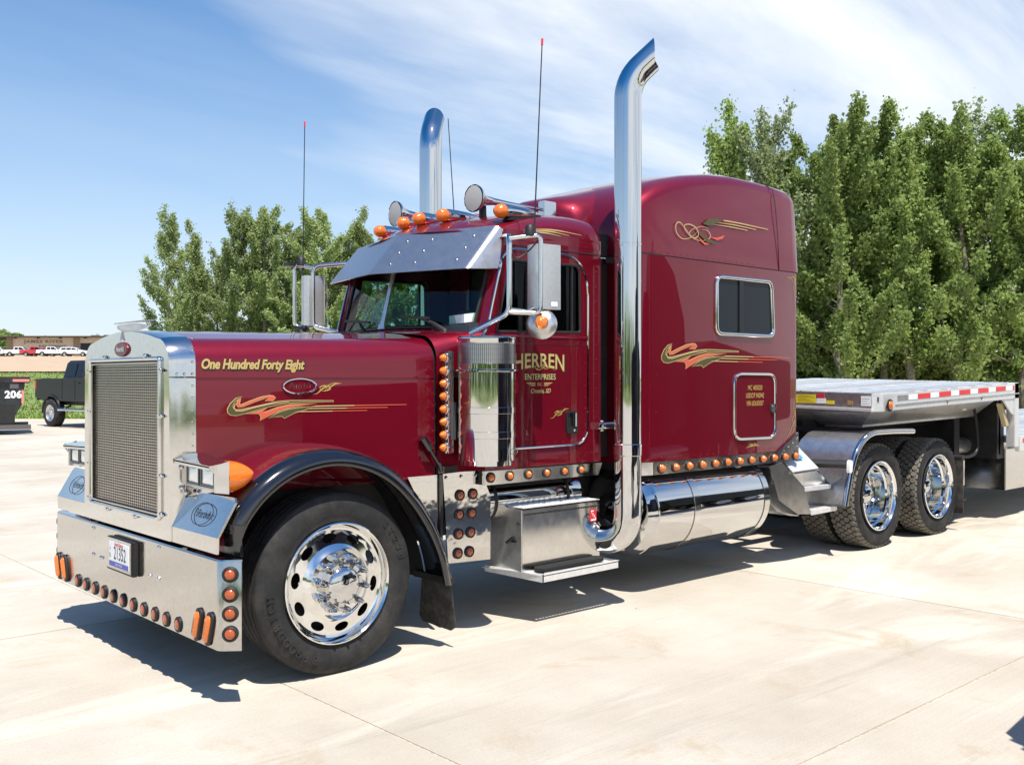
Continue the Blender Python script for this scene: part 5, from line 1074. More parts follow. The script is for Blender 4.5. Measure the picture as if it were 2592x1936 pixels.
# ---- frame steps behind the tank
ST0 = [(4.53, -1.09, .931), (4.73, -1.09, .955), (4.889, -1.09, .848), (5.105, -1.09, .701), (5.217, -1.09, .431), (5.012, -1.09, .450), (4.679, -1.09, .616)]
sx_ = 5.60 - 5.115
rs_ = T('frame_step', MB().prism(ST0, (0, .012, 0)).prism([(5.319, -1.09, .853), (5.577, -1.09, .690), (5.686, -1.09, .441), (5.68, -.86, .44), (5.57, -.86, .70), (5.37, -.86, 1.02)], (.010, 0, 0)).prism([(5.217, -1.09, .431), (5.012, -1.09, .45), (5.0, -.86, .45), (5.2, -.86, .43)], (0, 0, .01)), mat('step_steel', (.42, .41, .39), .22, .95, var=.15, vscale=9, dirt=((.20, .18, .15), .5, 14)))
rs_.data.transform(Matrix.Identity(4))
q = lambda x, z, y=-1.08: (x, y, z)
obj('step_tread', MB().prism([(5.110, -1.095, .705), (5.572, -1.095, .700), (5.56, -.88, .705), (5.10, -.88, .705)], (0, 0, -.045)).prism([(5.215, -1.095, .478), (5.682, -1.095, .482), (5.67, -.86, .488), (5.20, -.86, .484)], (0, 0, -.048)), ALUW, rs_, bevel=.004)
obj('step_back', MB().prism([(5.19, -.865, .44), (5.68, -.865, .44), (5.57, -.865, .70), (5.10, -.865, .70)], (0, .008, 0)).prism([(4.90, -1.088, .840), (5.315, -1.088, .848), (5.57, -1.05, .700), (5.11, -1.05, .703)], (0, .008, -.004)), ALU, rs_)
rv = MB()
for i in range(3):
    for j in range(4): rv.lathe([(.012, 0), (0, .002)], (5.22 + .06 * i, -.862, .50 + .05 * j), (0, -1, 0), 8)
obj('step_holes', rv, BLACK, rs_)
obj('step_lid', MB().prism([(4.885, -1.10, .850), (5.325, -1.10, .858), (5.375, -.85, 1.045), (4.92, -.85, 1.04)], (0, -.008, .012)), ALUW, rs_, bevel=.004)
obj('lid_hinge', MB().tube([(4.89, -1.112, .848), (5.325, -1.112, .856)], .010, 6), STEEL, rs_)
obj('lid_sticker', MB().poly([(5.08, -1.0, .930), (5.20, -1.0, .932), (5.215, -.94, .976), (5.09, -.94, .974)]), mat('blue_sticker', (.03, .28, .62), .4), rs_, loc=(0, -.020, .030))
T('tank_rear_bracket', MB().prism([(4.62, -1.0, .62), (4.78, -1.0, .50), (4.99, -1.0, .44), (5.15, -1.0, .42), (5.0, -1.0, .60), (4.7, -1.0, .9)], (0, .5, 0)), ALU)
# ---- half fenders over the first drive axle
QF = [(5.562, .50), (5.60, .64), (5.66, .82), (5.74, .975), (5.86, 1.09), (5.99, 1.155), (6.12, 1.18), (6.5, 1.178), (6.93, 1.165)]
for s in (-1, 1):
    qf = T('half_fender', MB().grid([[(x, s * 1.245, z) for x, z in QF], [(x, s * 1.20, z + .006) for x, z in QF], [(x - .02, s * .60, z + .004) for x, z in QF]]).grid([[(x + .012, s * 1.245, z - .012) for x, z in QF], [(x - .008, s * .60, z - .008) for x, z in QF]]), FENDM)
    obj('fender_tube', MB().tube([(x, s * 1.245, z) for x, z in arc([(x, z, 0) for x, z in QF], .05, 3, False) for x, z in [(x, z)]] if False else [(p.x, s * 1.245, p.y) for p in arc([(x, z, 0) for x, z in QF], .05, 3, False)], .030, 12), CHROME, qf); obj('tube_end', MB().ball((6.93, s * 1.245, 1.165), .030, 6), CHROME, qf)
    if s < 0: obj('bracket_cap', MB().prism(arc([(5.54, -1.30, .82), (5.60, -1.30, .82), (5.61, -1.30, .94), (5.55, -1.30, .94)], .03, 4), (0, .03, 0)), WHITE, qf, bevel=.008); obj('fender_bracket', MB().tube([(5.2, -.5, .90), (5.58, -1.25, .90)], .04, 8), BLACK, qf)
# rear mudflaps
for s in (-1, 1):
    hg = T('mudflap_hanger', MB().tube([(8.16, s * .45, .81), (8.16, s * 1.24, .82)], .035, 10), BLACK); T('rear_mudflap', MB().box(8.13, 8.145, min(s * .66, s * 1.25), max(s * .66, s * 1.25), .24, .80), FLAPM, hg); obj('flap_weight', MB().box(8.12, 8.15, min(s * .66, s * 1.255), max(s * .66, s * 1.255), .20, .26), BLACK, hg)
# ------------------------------------------------------------------ step-deck trailer hitched behind, nose slightly low
TL = thing('flatbed_trailer', 'aluminium step deck flatbed trailer with red and white reflective tape hitched behind the truck', 'trailer', (6.09, 0, 0))
def TT(name, mb, m, parent=None, **k):
    o = obj(name, mb, m, parent or TL, **k); return o
def zt(x, y=-1.37): return 1.568 + (x - 6.09) * .030 + (y + 1.37) * .020     # deck top
def L(x, y, z): return (x - 6.09, y, z)
HW = 1.37; F0, F1 = 6.05, 9.40
def slab_(pts, th): return MB().prism(pts, (0, 0, -th))
# deck planks, one by one, running along the trailer
npl = 9; wp = (2 * HW - .10) / npl; first = None
def plank(x0_, x1_, j, f, par, nm='deck_plank'):
    ya, yb = -HW + .05 + j * wp + .004, -HW + .05 + (j + 1) * wp - .004; mb = MB()
    mb.prism([L(x0_, ya, f(x0_, ya)), L(x1_, ya, f(x1_, ya)), L(x1_, yb, f(x1_, yb)), L(x0_, yb, f(x0_, yb))], (0, 0, -.03))
    for q in range(1, 5):
        y = ya + (yb - ya) * q / 5; mb.prism([L(x0_, y - .004, f(x0_, y) + .004), L(x1_, y - .004, f(x1_, y) + .004), L(x1_, y + .004, f(x1_, y) + .004), L(x0_, y + .004, f(x0_, y) + .004)], (0, 0, -.003))
    return TT(nm, mb, DECKM, par, smooth=0)
deck = TT('upper_deck', MB().prism([L(F0 + .02, -HW + .05, zt(F0, -1.3) - .034), L(F1, -HW + .05, zt(F1, -1.3) - .034), L(F1, HW - .05, zt(F1, 1.3) - .034), L(F0 + .02, HW - .05, zt(F0, 1.3) - .034)], (0, 0, -.05)), ALU)
for j in range(npl): plank(F0 + .03, F1 - .03, j, zt, deck)
wood_ = mat('deck_nailer_wood', (.34, .20, .11), .8, var=.2)
for y in (-.45, .46): TT('nailer_strip', MB().prism([L(F0 + .03, y - .012, zt(F0, y) + .003), L(F1 - .03, y - .012, zt(F1, y) + .003), L(F1 - .03, y + .012, zt(F1, y) + .003), L(F0 + .03, y + .012, zt(F0, y) + .003)], (0, 0, -.012)), wood_, deck)
for s in (-1, 1):
    y = s * HW; yi = s * (HW - .055)
    TT('side_rail', MB().prism([L(6.28, y, zt(6.28, y)), L(F1, y, zt(F1, y)), L(F1, y, zt(F1, y) - .19), L(6.28, y, zt(6.28, y) - .175)], (0, -s * .055, 0)), ALUW, bevel=.006)
    TT('rail_lip', MB().prism([L(6.30, y - s * -.006, zt(6.3, y) - .115), L(F1, y + s * .006, zt(F1, y) - .12), L(F1, y + s * .006, zt(F1, y) - .135), L(6.30, y + s * .006, zt(6.3, y) - .13)], (0, -s * .008, 0)), ALU)
    TT('corner_block', MB().prism([L(6.28, y, zt(6.28, y)), L(6.09, y - s * .02, zt(6.09, y)), L(F0, y - s * .12, zt(F0, y)), L(6.28, y - s * .12, zt(6.28, y))], (0, 0, -.18)), ALUW, bevel=.006)
    TT('rear_post', MB().prism([L(9.275, y, zt(9.3, y) - .0), L(F1 + .0, y, zt(9.4, y)), L(F1, y, .90), L(9.275, y, .895)], (0, -s * .10, 0)).prism([L(8.95, y - s * .01, zt(8.95, y) - .185), L(9.275, y - s * .01, zt(9.3, y) - .185), L(9.275, y - s * .01, 1.28), L(9.20, y - s * .01, 1.30)], (0, -s * .02, 0)), ALUW, bevel=.005)
    TT('gusset', MB().prism([L(8.98, y - s * .05, 1.42), L(9.06, y - s * .05, 1.42), L(9.24, y - s * .05, 1.16), L(9.16, y - s * .05, 1.14)], (0, -s * .05, 0)), mat('yellowed_paint', (.52, .43, .24), .6) if s < 0 else ALU, bevel=.003)
# reflective tape, segment by segment
x = 6.58; k = 0; ty = -HW - .002
def tape(x_, l, m, f, nm): mb = MB().prism([L(x_, ty, f(x_) - .030), L(x_ + l, ty, f(x_ + l) - .030), L(x_ + l, ty, f(x_ + l) - .082), L(x_, ty, f(x_) - .082)], (0, -.0015, 0)); return TT(nm, mb, m, smooth=0)
TT('blank_tape', MB().prism([L(6.35, ty, zt(6.35) - .03), L(6.57, ty, zt(6.57) - .03), L(6.57, ty, zt(6.57) - .082), L(6.35, ty, zt(6.35) - .082)], (0, -.001, 0)), ALU)
while x < 9.24:
    l = .20 if k % 2 == 0 else .285; l = min(l, 9.26 - x); tape(x, l - .003, TAPEW if k % 2 == 0 else TAPER, zt, 'reflective_tape'); x += l; k += 1
for xx in (7.43, 8.30): TT('rail_mark', MB().prism([L(xx, ty, zt(xx) - .128), L(xx + .07, ty, zt(xx) - .128), L(xx + .035, ty, zt(xx) - .165)], (0, -.001, 0)), mat('rust_mark', (.30, .14, .05), .8) if xx < 8 else bpy.data.materials['rust_mark'], smooth=0)
for xx in (6.62, 6.9, 7.35, 7.62, 8.1, 8.5, 8.95): TT('strap_tag', MB().prism([L(xx, ty + .004, zt(xx) + .003), L(xx + .12, ty + .004, zt(xx) + .003), L(xx + .12, ty + .05, zt(xx) + .004), L(xx, ty + .05, zt(xx) + .004)], (0, 0, .003)), ALUW, smooth=0)
# front bulkhead face with its stickers
TT('front_face', MB().prism([L(F0, -HW + .12, zt(F0) - .004), L(F0, HW - .12, zt(F0, 1.2) - .004), L(F0, HW - .12, zt(F0, 1.2) - .172), L(F0, -HW + .12, zt(F0) - .172)], (.012, 0, 0)), ALU)
TT('front_ledge', MB().prism([L(F0 - .03, -HW + .10, zt(F0) - .15), L(F0 - .03, HW - .1, zt(F0, 1.2) - .15), L(F0 + .02, HW - .1, zt(F0, 1.2) - .15), L(F0 + .02, -HW + .10, zt(F0) - .15)], (0, 0, -.03)), ALUW, bevel=.004)
TT('nose_pan', MB().prism([L(F0 - .02, -HW + .12, 1.385), L(F0 - .02, HW - .12, 1.42), L(6.30, HW - .3, 1.24), L(6.30, -HW + .35, 1.24)], (0, 0, -.01)).prism([L(6.30, -HW + .35, 1.24), L(6.30, HW - .3, 1.24), L(9.0, HW - .3, 1.28), L(9.0, -HW + .35, 1.28)], (0, 0, -.02)).prism([L(F0, -HW + .12, 1.385), L(9.0, -HW + .12, 1.46), L(9.0, -HW + .35, 1.28), L(6.3, -HW + .35, 1.24)], (0, .008, 0)), ALU, smooth=0)
def stick(nm, y0, y1, z0, z1, m, par=None): return TT(nm, MB().box(F0 - 6.09 - .006, F0 - 6.09 - .001, min(y0, y1), max(y0, y1), z0, z1), m, par, smooth=0)
def sy(u): # px in the enlarged view -> y on the front face
    return u
stick('yellow_sticker', -.40, -.64, 1.464, 1.55, YELLOW); stick('red_sticker', -.661, -.743, 1.516, 1.562, REDP); stick('grey_sticker', -.653, -.755, 1.462, 1.513, TAPEW); stick('yellow_sticker', -.765, -.85, 1.457, 1.491, YELLOW); stick('white_sticker', -1.145, -1.245, 1.445, 1.542, TAPEW)
decal_text('unit_number', '331', TL, mat('orange_number', (.62, .30, .08), .6), L(F0 - .003, -1.03, 1.458), (0, -1, 0), (0, 0, 1), .055, .85, 0, .002, lift=.002)
for i in range(5): stick('sticker_print', -.44, -.62 + .04 * (i % 3), 1.475 + .015 * i, 1.479 + .015 * i, INK)
for i in range(3): stick('sticker_print', -1.155, -1.235 + .02 * (i % 2), 1.46 + .026 * i, 1.464 + .026 * i, mat('grey_print', (.4, .4, .4), .6) if i == 0 else bpy.data.materials['grey_print'])
o = lamp_proto('corner_light', TL, .045, .062, .03, AMBER); o.location = L(6.185, -1.372, 1.452)
# kingpin plate, landing legs, boxes, air gear, goose-neck wall
TT('kingpin_plate', MB().box(.2, 2.0, -.6, .6, 1.21, 1.24), BLACK)
TT('neck_beams', MB().box(.1, 3.3, -.55, -.40, 1.15, 1.42).box(.1, 3.3, .40, .55, 1.15, 1.42).box(3.1, 3.3, -1.2, 1.2, .75, 1.55), BLACK)
for s in (-1, 1): TT('landing_leg', MB().box(2.45, 2.60, s * .9 - .07, s * .9 + .07, .62, 1.45).box(2.48, 2.57, s * .9 - .05, s * .9 + .05, .30, .62).box(2.40, 2.65, s * .9 - .13, s * .9 + .13, .27, .30), BLACK, bevel=.006)
TT('neck_wall', MB().box(3.15, 3.20, -1.2, 1.2, .80, 1.55), mat('neck_grey', (.10, .095, .085), .6, var=.2))
TT('gladhand', MB().box(2.30, 2.36, -1.15, -1.10, 1.36, 1.45).tube([(2.28, -1.14, 1.36), (2.36, -1.14, 1.36)], .014, 6), WHITE)
TT('air_hose', MB().tube(arc([(2.62, -1.12, 1.42), (2.68, -1.14, 1.15), (2.70, -1.14, .85), (2.45, -1.14, .80), (2.25, -1.1, .82)], .12, 5, False), .018, 8), BLACK)
TT('tool_box', MB().box(2.0, 2.35, -1.14, -.75, .48, .78).box(3.3, 4.1, -1.22, -.7, .36, .86), STEEL, bevel=.008)
TT('storage_tube', MB().tube([(2.6, -.8, .9), (4.2, -.8, .9)], .10, 12), ALU)
# lower deck
def zl(x, y=-1.37): return 1.02 + (x - 9.4) * .012 + (y + 1.37) * .012
G0, G1 = 9.42, 20.5
ld = TT('lower_deck', MB().prism([L(G0, -HW + .05, zl(G0, -1.3) - .034), L(G1, -HW + .05, zl(G1, -1.3) - .034), L(G1, HW - .05, zl(G1, 1.3) - .034), L(G0, HW - .05, zl(G0, 1.3) - .034)], (0, 0, -.05)), ALU)
for j in range(npl): plank(G0, G1 - .03, j, zl, ld)
for s in (-1, 1):
    y = s * HW; TT('side_rail', MB().prism([L(G0, y, zl(G0, y)), L(G1, y, zl(G1, y)), L(G1, y, zl(G1, y) - .18), L(G0, y, zl(G0, y) - .18)], (0, -s * .055, 0)), ALUW, bevel=.006)
x = 9.52
for k in range(14): tape(x, .28 if k % 2 == 0 else .197, TAPER if k % 2 == 0 else TAPEW, zl, 'reflective_tape'); x += .283 if k % 2 == 0 else .20
TT('main_beams', MB().box(3.2, 14.2, -.55, -.42, .55, .94).box(3.2, 14.2, .42, .55, .55, .94), BLACK)
def small_wheel():
    wh = TT('trailer_wheel', MB().lathe([(.26, -.11), (.25, -.12), (.245, -.10), (.22, 0), (.12, .02), (.10, -.03), (0, -.05)], ax=(0, 1, 0), n=32), WHEELM); obj('tyre', MB().lathe(tyre_prof(.42, .26, .25, .42), ax=(0, 1, 0), n=40), RUB, wh); return wh
sw_ = small_wheel(); first = True
for xx in (17.2, 18.5):
    for s in (-1, 1): o = sw_ if first else inst(sw_, TL); first = False; o.location = L(xx, s * 1.18, .42); o.rotation_euler = (0, 0, 0 if s < 0 else math.pi)
# ------------------------------------------------------------------ dumpster, lifted pickup, far lot and building
CA = -YAW
def place(r, f, z, dz=0): return W(r, f, z), CA + dz
DUMP = mat('dumpster_green_black', (.012, .017, .018), .45, var=.3, vscale=3, dirt=((.05, .045, .04), .5, 3))
p, a = place(-15.62, 30.1, 0, R(28)); D = thing('dumpster', 'black roll off dumpster numbered 206 beside the grass bank', 'dumpster', p, a)
def DT(name, mb, m, **k): return obj(name, mb, m, k.pop('parent', D), **k)
# local x to the right of the view, y away, z up; right-hand end seen
DPR = [(-4.6, .34), (-4.6, 1.62), (.70, 1.62), (.62, .93), (.42, .58), (.40, .30), (-4.4, .30)]
DT('bin', MB().prism([(x, 0, z) for x, z in DPR], (0, 2.3, 0), [[(x, 0, z) for x, z in [(-4.5, 1.4), (-4.4, 1.4), (-4.4, 1.5)]]][:0]), DUMP, bevel=.02)
DT('rim', MB().box(-4.7, .84, -.06, .02, 1.58, 1.76).box(-4.7, .84, 2.28, 2.36, 1.58, 1.76).box(.72, .84, -.06, 2.36, 1.58, 1.76), DUMP, bevel=.015)
DT('rust_edge', MB().box(-4.7, .84, -.065, 2.36, 1.762, 1.775), mat('rust', (.20, .08, .045), .85, var=.3))
for x in (-.10, -1.1, -2.1, -3.1, -4.1): DT('rib', MB().box(x - .045, x + .045, -.05, .0, .35, 1.58), DUMP)
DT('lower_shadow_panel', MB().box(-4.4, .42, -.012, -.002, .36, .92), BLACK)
DT('skid_rail', MB().box(-4.7, .86, -.10, .06, .16, .30).box(-4.7, .86, 2.2, 2.36, .16, .30), mat('worn_steel', (.10, .09, .085), .6))
DT('roller', MB().lathe([(0, -.06), (.15, -.06), (.15, .06), (0, .06)], (-.22, 0, .15), (0, 1, 0), 14), BLACK); DT('roller', MB().lathe([(0, -.06), (.15, -.06), (.15, .06), (0, .06)], (-.22, 2.2, .15), (0, 1, 0), 14), BLACK)
DT('reflector', MB().box(.36, .82, -.068, -.06, 1.62, 1.70), mat('faded_red', (.75, .22, .20), .5)); DT('reflector', MB().box(.60, .66, -.008, -.001, .95, 1.36), bpy.data.materials['faded_red']); DT('label', MB().box(.28, .52, -.008, -.001, 1.42, 1.55), mat('grey_label', (.22, .2, .22), .6))
decal_text('number', '206', D, WHITE, (.375, -.003, 1.13), (1, 0, 0), (0, 0, 1), .30, 1.0, 0, .012, lift=.003, space=1.05)

def car_wheel(par, r, wd, m=RUB, rm=ALU):
    wh = obj('wheel', MB().lathe([(r * .62, -wd * .42), (r * .60, -wd * .48), (r * .55, -wd * .38), (r * .45, -wd * .25), (r * .25, -wd * .28), (r * .18, -wd * .42), (0, -wd * .44)], ax=(0, 1, 0), n=20), rm, par)
    obj('tyre', MB().lathe([(r * .6, -wd * .40), (r * .66, -wd * .5), (r * .9, -wd * .5), (r * .98, -wd * .42), (r, -wd * .3), (r, wd * .3), (r * .98, wd * .42), (r * .9, wd * .5), (r * .6, wd * .4)], ax=(0, 1, 0), n=28), m, wh); return wh
def body_loft(prof, hw, bulge=.06):
    """side profile (x, z) swept across the width with rounded shoulders"""
    rows = []
    for t in (-1, -.97, -.9, -.5, 0, .5, .9, .97, 1):
        k = 1 - (abs(t) > .9) * (.012 if abs(t) < .99 else .03); cx_, cz_ = sum(p[0] for p in prof) / len(prof), sum(p[1] for p in prof) / len(prof)
        rows.append([(cx_ + (x - cx_) * k, t * hw, cz_ + (z - cz_) * k) for x, z in prof])
    return rows
def wheel_cut(prof_bottom, xs, r, z0): pass
def vehicle(name, label, cat, kind, paint, r=.37, group=None, lift=0):
    """nose towards +x; built at real size; kind: pickup or suv"""
    v = thing(name, label, cat, group=group); hw = .98; L2 = 2.85
    fx, rx = 1.75, -1.72; zb = .42 + lift; wz = r
    def arch(x, rr): return [(x + rr * math.cos(t), wz + rr * math.sin(t) if True else 0) for t in [math.pi * k / 8 for k in range(9)]]
    ra = r * 1.22
    base = [(-L2, zb + .12), (-L2, zb + .62)]
    if kind == 'pickup': top = [(-L2, zb + .74), (-.98, zb + .76), (1.02, zb + .80), (2.35, zb + .74), (2.72, zb + .62), (2.80, zb + .10)]
    else: top = [(-L2 + .05, zb + .74), (1.05, zb + .78), (2.2, zb + .66), (2.62, zb + .50), (2.70, zb + .10)]
    bot = [(fx + ra, max(zb, wz))] + [(fx + ra * math.cos(t), max(zb, wz + ra * math.sin(t))) for t in [math.pi * k / 8 for k in range(1, 8)]] + [(fx - ra, zb), (rx + ra, zb)] + [(rx + ra * math.cos(t), max(zb, wz + ra * math.sin(t))) for t in [math.pi * k / 8 for k in range(1, 8)]] + [(rx - ra, zb)]
    prof = base[1:] + top + bot + base[:1]
    mb = MB().prism([(x, -hw + .02, z) for x, z in prof], (0, 2 * hw - .04, 0))
    bd = obj('body', mb, paint, v, bevel=.05, smooth=40)
    if kind == 'pickup': cab_ = [(-1.02, zb + .74), (-.98, zb + 1.30), (-.85, zb + 1.36), (.45, zb + 1.36), (1.10, zb + .78)]; win = [[(-.86, zb + .82), (-.84, zb + 1.24), (-.22, zb + 1.26), (-.22, zb + .82)], [(-.12, zb + .82), (-.12, zb + 1.26), (.40, zb + 1.26), (.86, zb + .82)]]
    else: cab_ = [(-2.80, zb + .72), (-2.55, zb + 1.20), (-2.3, zb + 1.29), (-.2, zb + 1.30), (.45, zb + 1.16), (1.15, zb + .76)]; win = [[(-2.45, zb + .82), (-2.30, zb + 1.14), (-1.5, zb + 1.17), (-1.5, zb + .82)], [(-1.40, zb + .82), (-1.4, zb + 1.17), (-.52, zb + 1.17), (-.52, zb + .82)], [(-.42, zb + .82), (-.42, zb + 1.17), (0, zb + 1.14), (.78, zb + .82)]]
    cm_ = MB(); n = len(cab_); P = []
    for s, k in ((-1, 1), (1, 1)):
        P.append([(x, s * (hw - .04 - .16 * max(0, (z - zb - .74) / .6)), z) for x, z in cab_])
    cm_.grid([P[0], P[1]]); cm_.poly(P[0]); cm_.poly(P[1]); obj('cabin', cm_, paint, v, bevel=.045, smooth=40)
    for s in (-1, 1):
        for w_ in win:
            obj('side_window', MB().poly([(x, s * (hw - .025 - .155 * max(0, (z - zb - .74) / .6)), z) for x, z in w_]), bpy.data.materials['privacy_window'], v, smooth=0)
    a0, b0 = cab_[-2], cab_[-1]; k0 = lambda t, yy: (a0[0] + (b0[0] - a0[0]) * t + .012, yy, a0[1] + (b0[1] - a0[1]) * t + .014)
    obj('windscreen', MB().poly([k0(.12, -.70), k0(.12, .70), k0(.90, .82), k0(.90, -.82)]), bpy.data.materials['privacy_window'], v, smooth=0)
    c0, d0 = cab_[0], cab_[1]; k1 = lambda t, yy: (c0[0] + (d0[0] - c0[0]) * t - .014, yy, c0[1] + (d0[1] - c0[1]) * t)
    obj('rear_window', MB().poly([k1(.25, -.72), k1(.25, .72), k1(.92, .66), k1(.92, -.66)]), bpy.data.materials['privacy_window'], v, smooth=0)
    if kind == 'pickup': obj('bed', MB().box(-2.72, -1.06, -.82, .82, zb + .70, zb + .765).box(-2.80, -2.74, -.84, .84, zb + .2, zb + .75), DARK, v)
    for s in (-1, 1):
        obj('tail_lamp', MB().box(-L2 - .008, -L2 + .10, min(s * (hw - .16), s * (hw - .012)), max(s * (hw - .16), s * (hw - .012)), zb + .40, zb + .70), REDP, v, bevel=.01)
        obj('head_lamp', MB().box(2.55, 2.74, min(s * .62, s * .93), max(s * .62, s * .93), zb + .38, zb + .56), CLEAR, v, bevel=.02)
        obj('wing_mirror', MB().box(.72, .86, min(s * hw, s * (hw + .22)), max(s * hw, s * (hw + .22)), zb + .78, zb + .98), DARK, v, bevel=.03)
        obj('door_grip', MB().box(-.02, .14, min(s * (hw - .02), s * (hw + .02)), max(s * (hw - .02), s * (hw + .02)), zb + .60, zb + .635), DARK, v, bevel=.008)
        obj('door_line', MB().box(-.175, -.165, min(s * (hw - .03), s * (hw - .012)), max(s * (hw - .03), s * (hw - .012)), zb + .05, zb + .74).box(.985, .995, min(s * (hw - .03), s * (hw - .012)), max(s * (hw - .03), s * (hw - .012)), zb + .05, zb + .74).box(-1.005, -.995, min(s * (hw - .03), s * (hw - .012)), max(s * (hw - .03), s * (hw - .012)), zb + .05, zb + .74), DARK, v)
    obj('bumper', MB().box(-L2 - .12, -L2, -.92, .92, zb + .02, zb + .20).box(2.72, 2.86, -.92, .92, zb + .02, zb + .22), CHROME if kind == 'pickup' else paint, v, bevel=.03)
    obj('underbody', MB().box(-2.5, 2.5, -.7, .7, zb - .14, zb + .05), BLACK, v)
    wh = None
    for x in (fx, rx):
        for s in (-1, 1):
            o = car_wheel(v, r, .27 * r / .37) if wh is None else inst(wh, v); wh = wh or o; o.location = (x, s * (hw - .13), wz); o.rotation_euler = (0, 0, 0 if s < 0 else math.pi)
    return v
# lifted dark pickup at the yard's edge, nose to the right, cut by the grille
pk = vehicle('pickup_truck', 'dark navy lifted pickup with big tyres parked behind the truck grille', 'pickup', 'pickup', NAVY, .47, lift=.46)
pk.scale = (1.05, 1.05, 1.05)
hd_ = R(-38); pk.rotation_euler = (0, 0, CA + hd_)
rwl = Vector((-1.72, -.85, 0)) * 1.05; rwl.rotate(Matrix.Rotation(CA + hd_, 3, 'Z')); pk.location = W(-16.40, 35.4, 0) - rwl; pk.location.z = 0
obj('step_tube', MB().tube([(-1.0, -1.08, .60), (1.2, -1.08, .60)], .05, 8).tube([(-.9, -1.08, .6), (-.9, -.7, .72)], .03, 6).tube([(1.1, -1.08, .6), (1.1, -.7, .72)], .03, 6), CHROME, pk)
obj('mud_skirt', MB().box(-2.3, -2.2, -.95, -.70, .45, .75), BLACK, pk)
for s in (-1, 1):
    obj('wheel_flare', MB().tube([(-1.72 + .60 * math.cos(t), s * .955, .47 + .60 * math.sin(t)) for t in [math.pi * k / 10 for k in range(11)]], .045, 6), NAVY, pk); obj('wheel_flare', MB().tube([(1.75 + .60 * math.cos(t), s * .955, .47 + .60 * math.sin(t)) for t in [math.pi * k / 10 for k in range(11)]], .045, 6), NAVY, pk)
# vehicles on the far lot
FZ = lambda f, r: hterr(f, r) + .12
def ucar(u): return (u / .8534 - 1296) / 2500
lot = []
c1 = vehicle('pickup_truck', 'white pickup at the left end of the far lot row', 'pickup', 'pickup', WHITEP, .38, 'vehicles parked on the far lot', .05)
c2 = vehicle('pickup_truck', 'red pickup in the front row of the far lot', 'pickup', 'pickup', REDCAR, .38, 'vehicles parked on the far lot', .05)
c3 = vehicle('suv', 'white rounded suv at the right end of the row on the far lot', 'car', 'suv', WHITEP, .37, 'vehicles parked on the far lot')
c4 = vehicle('suv', 'small grey car between the last white pickup and the white suv', 'car', 'suv', GREYCAR, .36, 'vehicles parked on the far lot')
def put(o, px, f, turn, label=None, sc=1.05):
    r = (px / 9.217 - 1296) / 2500 * f; o.location = W(r, f, FZ(f, r)); o.rotation_euler = (0, 0, CA + turn); o.scale = (sc,) * 3
    if label: o['label'] = label
put(c1, -40, 205, R(8)); put(c2, 850, 204, R(12)); put(c3, 1760, 203, R(4)); put(c4, 1430, 208, R(14), sc=.95)
b1 = dup(c1, (0, 0, 0)); put(b1, 480, 204, R(10), 'white pickup left of the red pickup on the far lot')
b2 = dup(c1, (0, 0, 0)); put(b2, 1230, 203, R(12), 'white pickup right of the red pickup on the far lot')
b3 = dup(c2, (0, 0, 0)); put(b3, 1010, 214, R(12), 'second red pickup parked behind the first one on the far lot')
# long low building
f = 226; r0 = (150 / 9.217 - 1296) / 2500 * f; zb = hterr(f, r0) - .2
B = thing('workshop_building', 'long low tan block building with flat dark roof edge behind the far lot', 'building', W(r0, f, zb), CA)
s_ = f / 2500 / 9.217
def BX(px): return (px - 150) * s_
def BZ(py): return 1.714 + (958 - (820 + py / 9.217)) / 2500 * f - zb
def BT(name, mb, m, **k): return obj(name, mb, m, k.pop('parent', B), **k)
BT('wall', MB().box(BX(190), BX(6000), 0, 30, 0, BZ(310)), BLOCK)
BT('roof', MB().box(BX(-700), BX(6100), -1.6, 31, BZ(300), BZ(283)), ROOFM); BT('roof_lip', MB().box(BX(-700), BX(6100), -1.65, -1.58, BZ(306), BZ(280)), mat('lip_brown', (.10, .085, .07), .7))
for px in (240, 1800, 3400, 5000): BT('pilaster', MB().box(BX(px) - .7, BX(px) + .55, -.35, 0, 0, BZ(312)), BROWN)
BT('canopy_post', MB().box(BX(-600), BX(-570), -1.0, -.8, 0, BZ(305)), BROWN)
BT('doorway', MB().box(BX(1880), BX(2300), -.06, .0, 0, BZ(445)), DARK); BT('doorway', MB().box(BX(2500), BX(2900), -.06, .0, 0, BZ(445)), DARK)
for px in (370, 905, 1420, 2000): BT('soffit_lamp', MB().box(BX(px) - .25, BX(px) + .25, -.5, 0, BZ(335), BZ(312)), DARK)
SG = mat('sign_letters', (.20, .16, .11), .7)
decal_text('sign_lettering', 'JAMES RIVER', B, SG, (BX(1020), -.02, BZ(440)), (1, 0, 0), (0, 0, 1), .95, 1.5, 0, .02, lift=.05, space=1.15)
decal_text('sign_lettering', 'EQUIPMENT', B, SG, (BX(1230), -.02, BZ(540)), (1, 0, 0), (0, 0, 1), .72, 1.5, 0, .015, lift=.05, space=1.1)
BT('roof_unit', MB().box(BX(1860), BX(1985), 6, 9, BZ(283), BZ(230)), GREYM); BT('roof_unit', MB().box(BX(2080), BX(2800), 8, 12, BZ(283), BZ(215)), GREYM)
BT('roof_mast', MB().tube([(BX(1750), 12, BZ(280)), (BX(1750), 12, BZ(165))], .07, 5).tube([(BX(1795), 12, BZ(280)), (BX(1795), 12, BZ(185))], .07, 5).tube([(BX(1745), 12, BZ(185)), (BX(1805), 12, BZ(200))], .05, 5), GREYM)

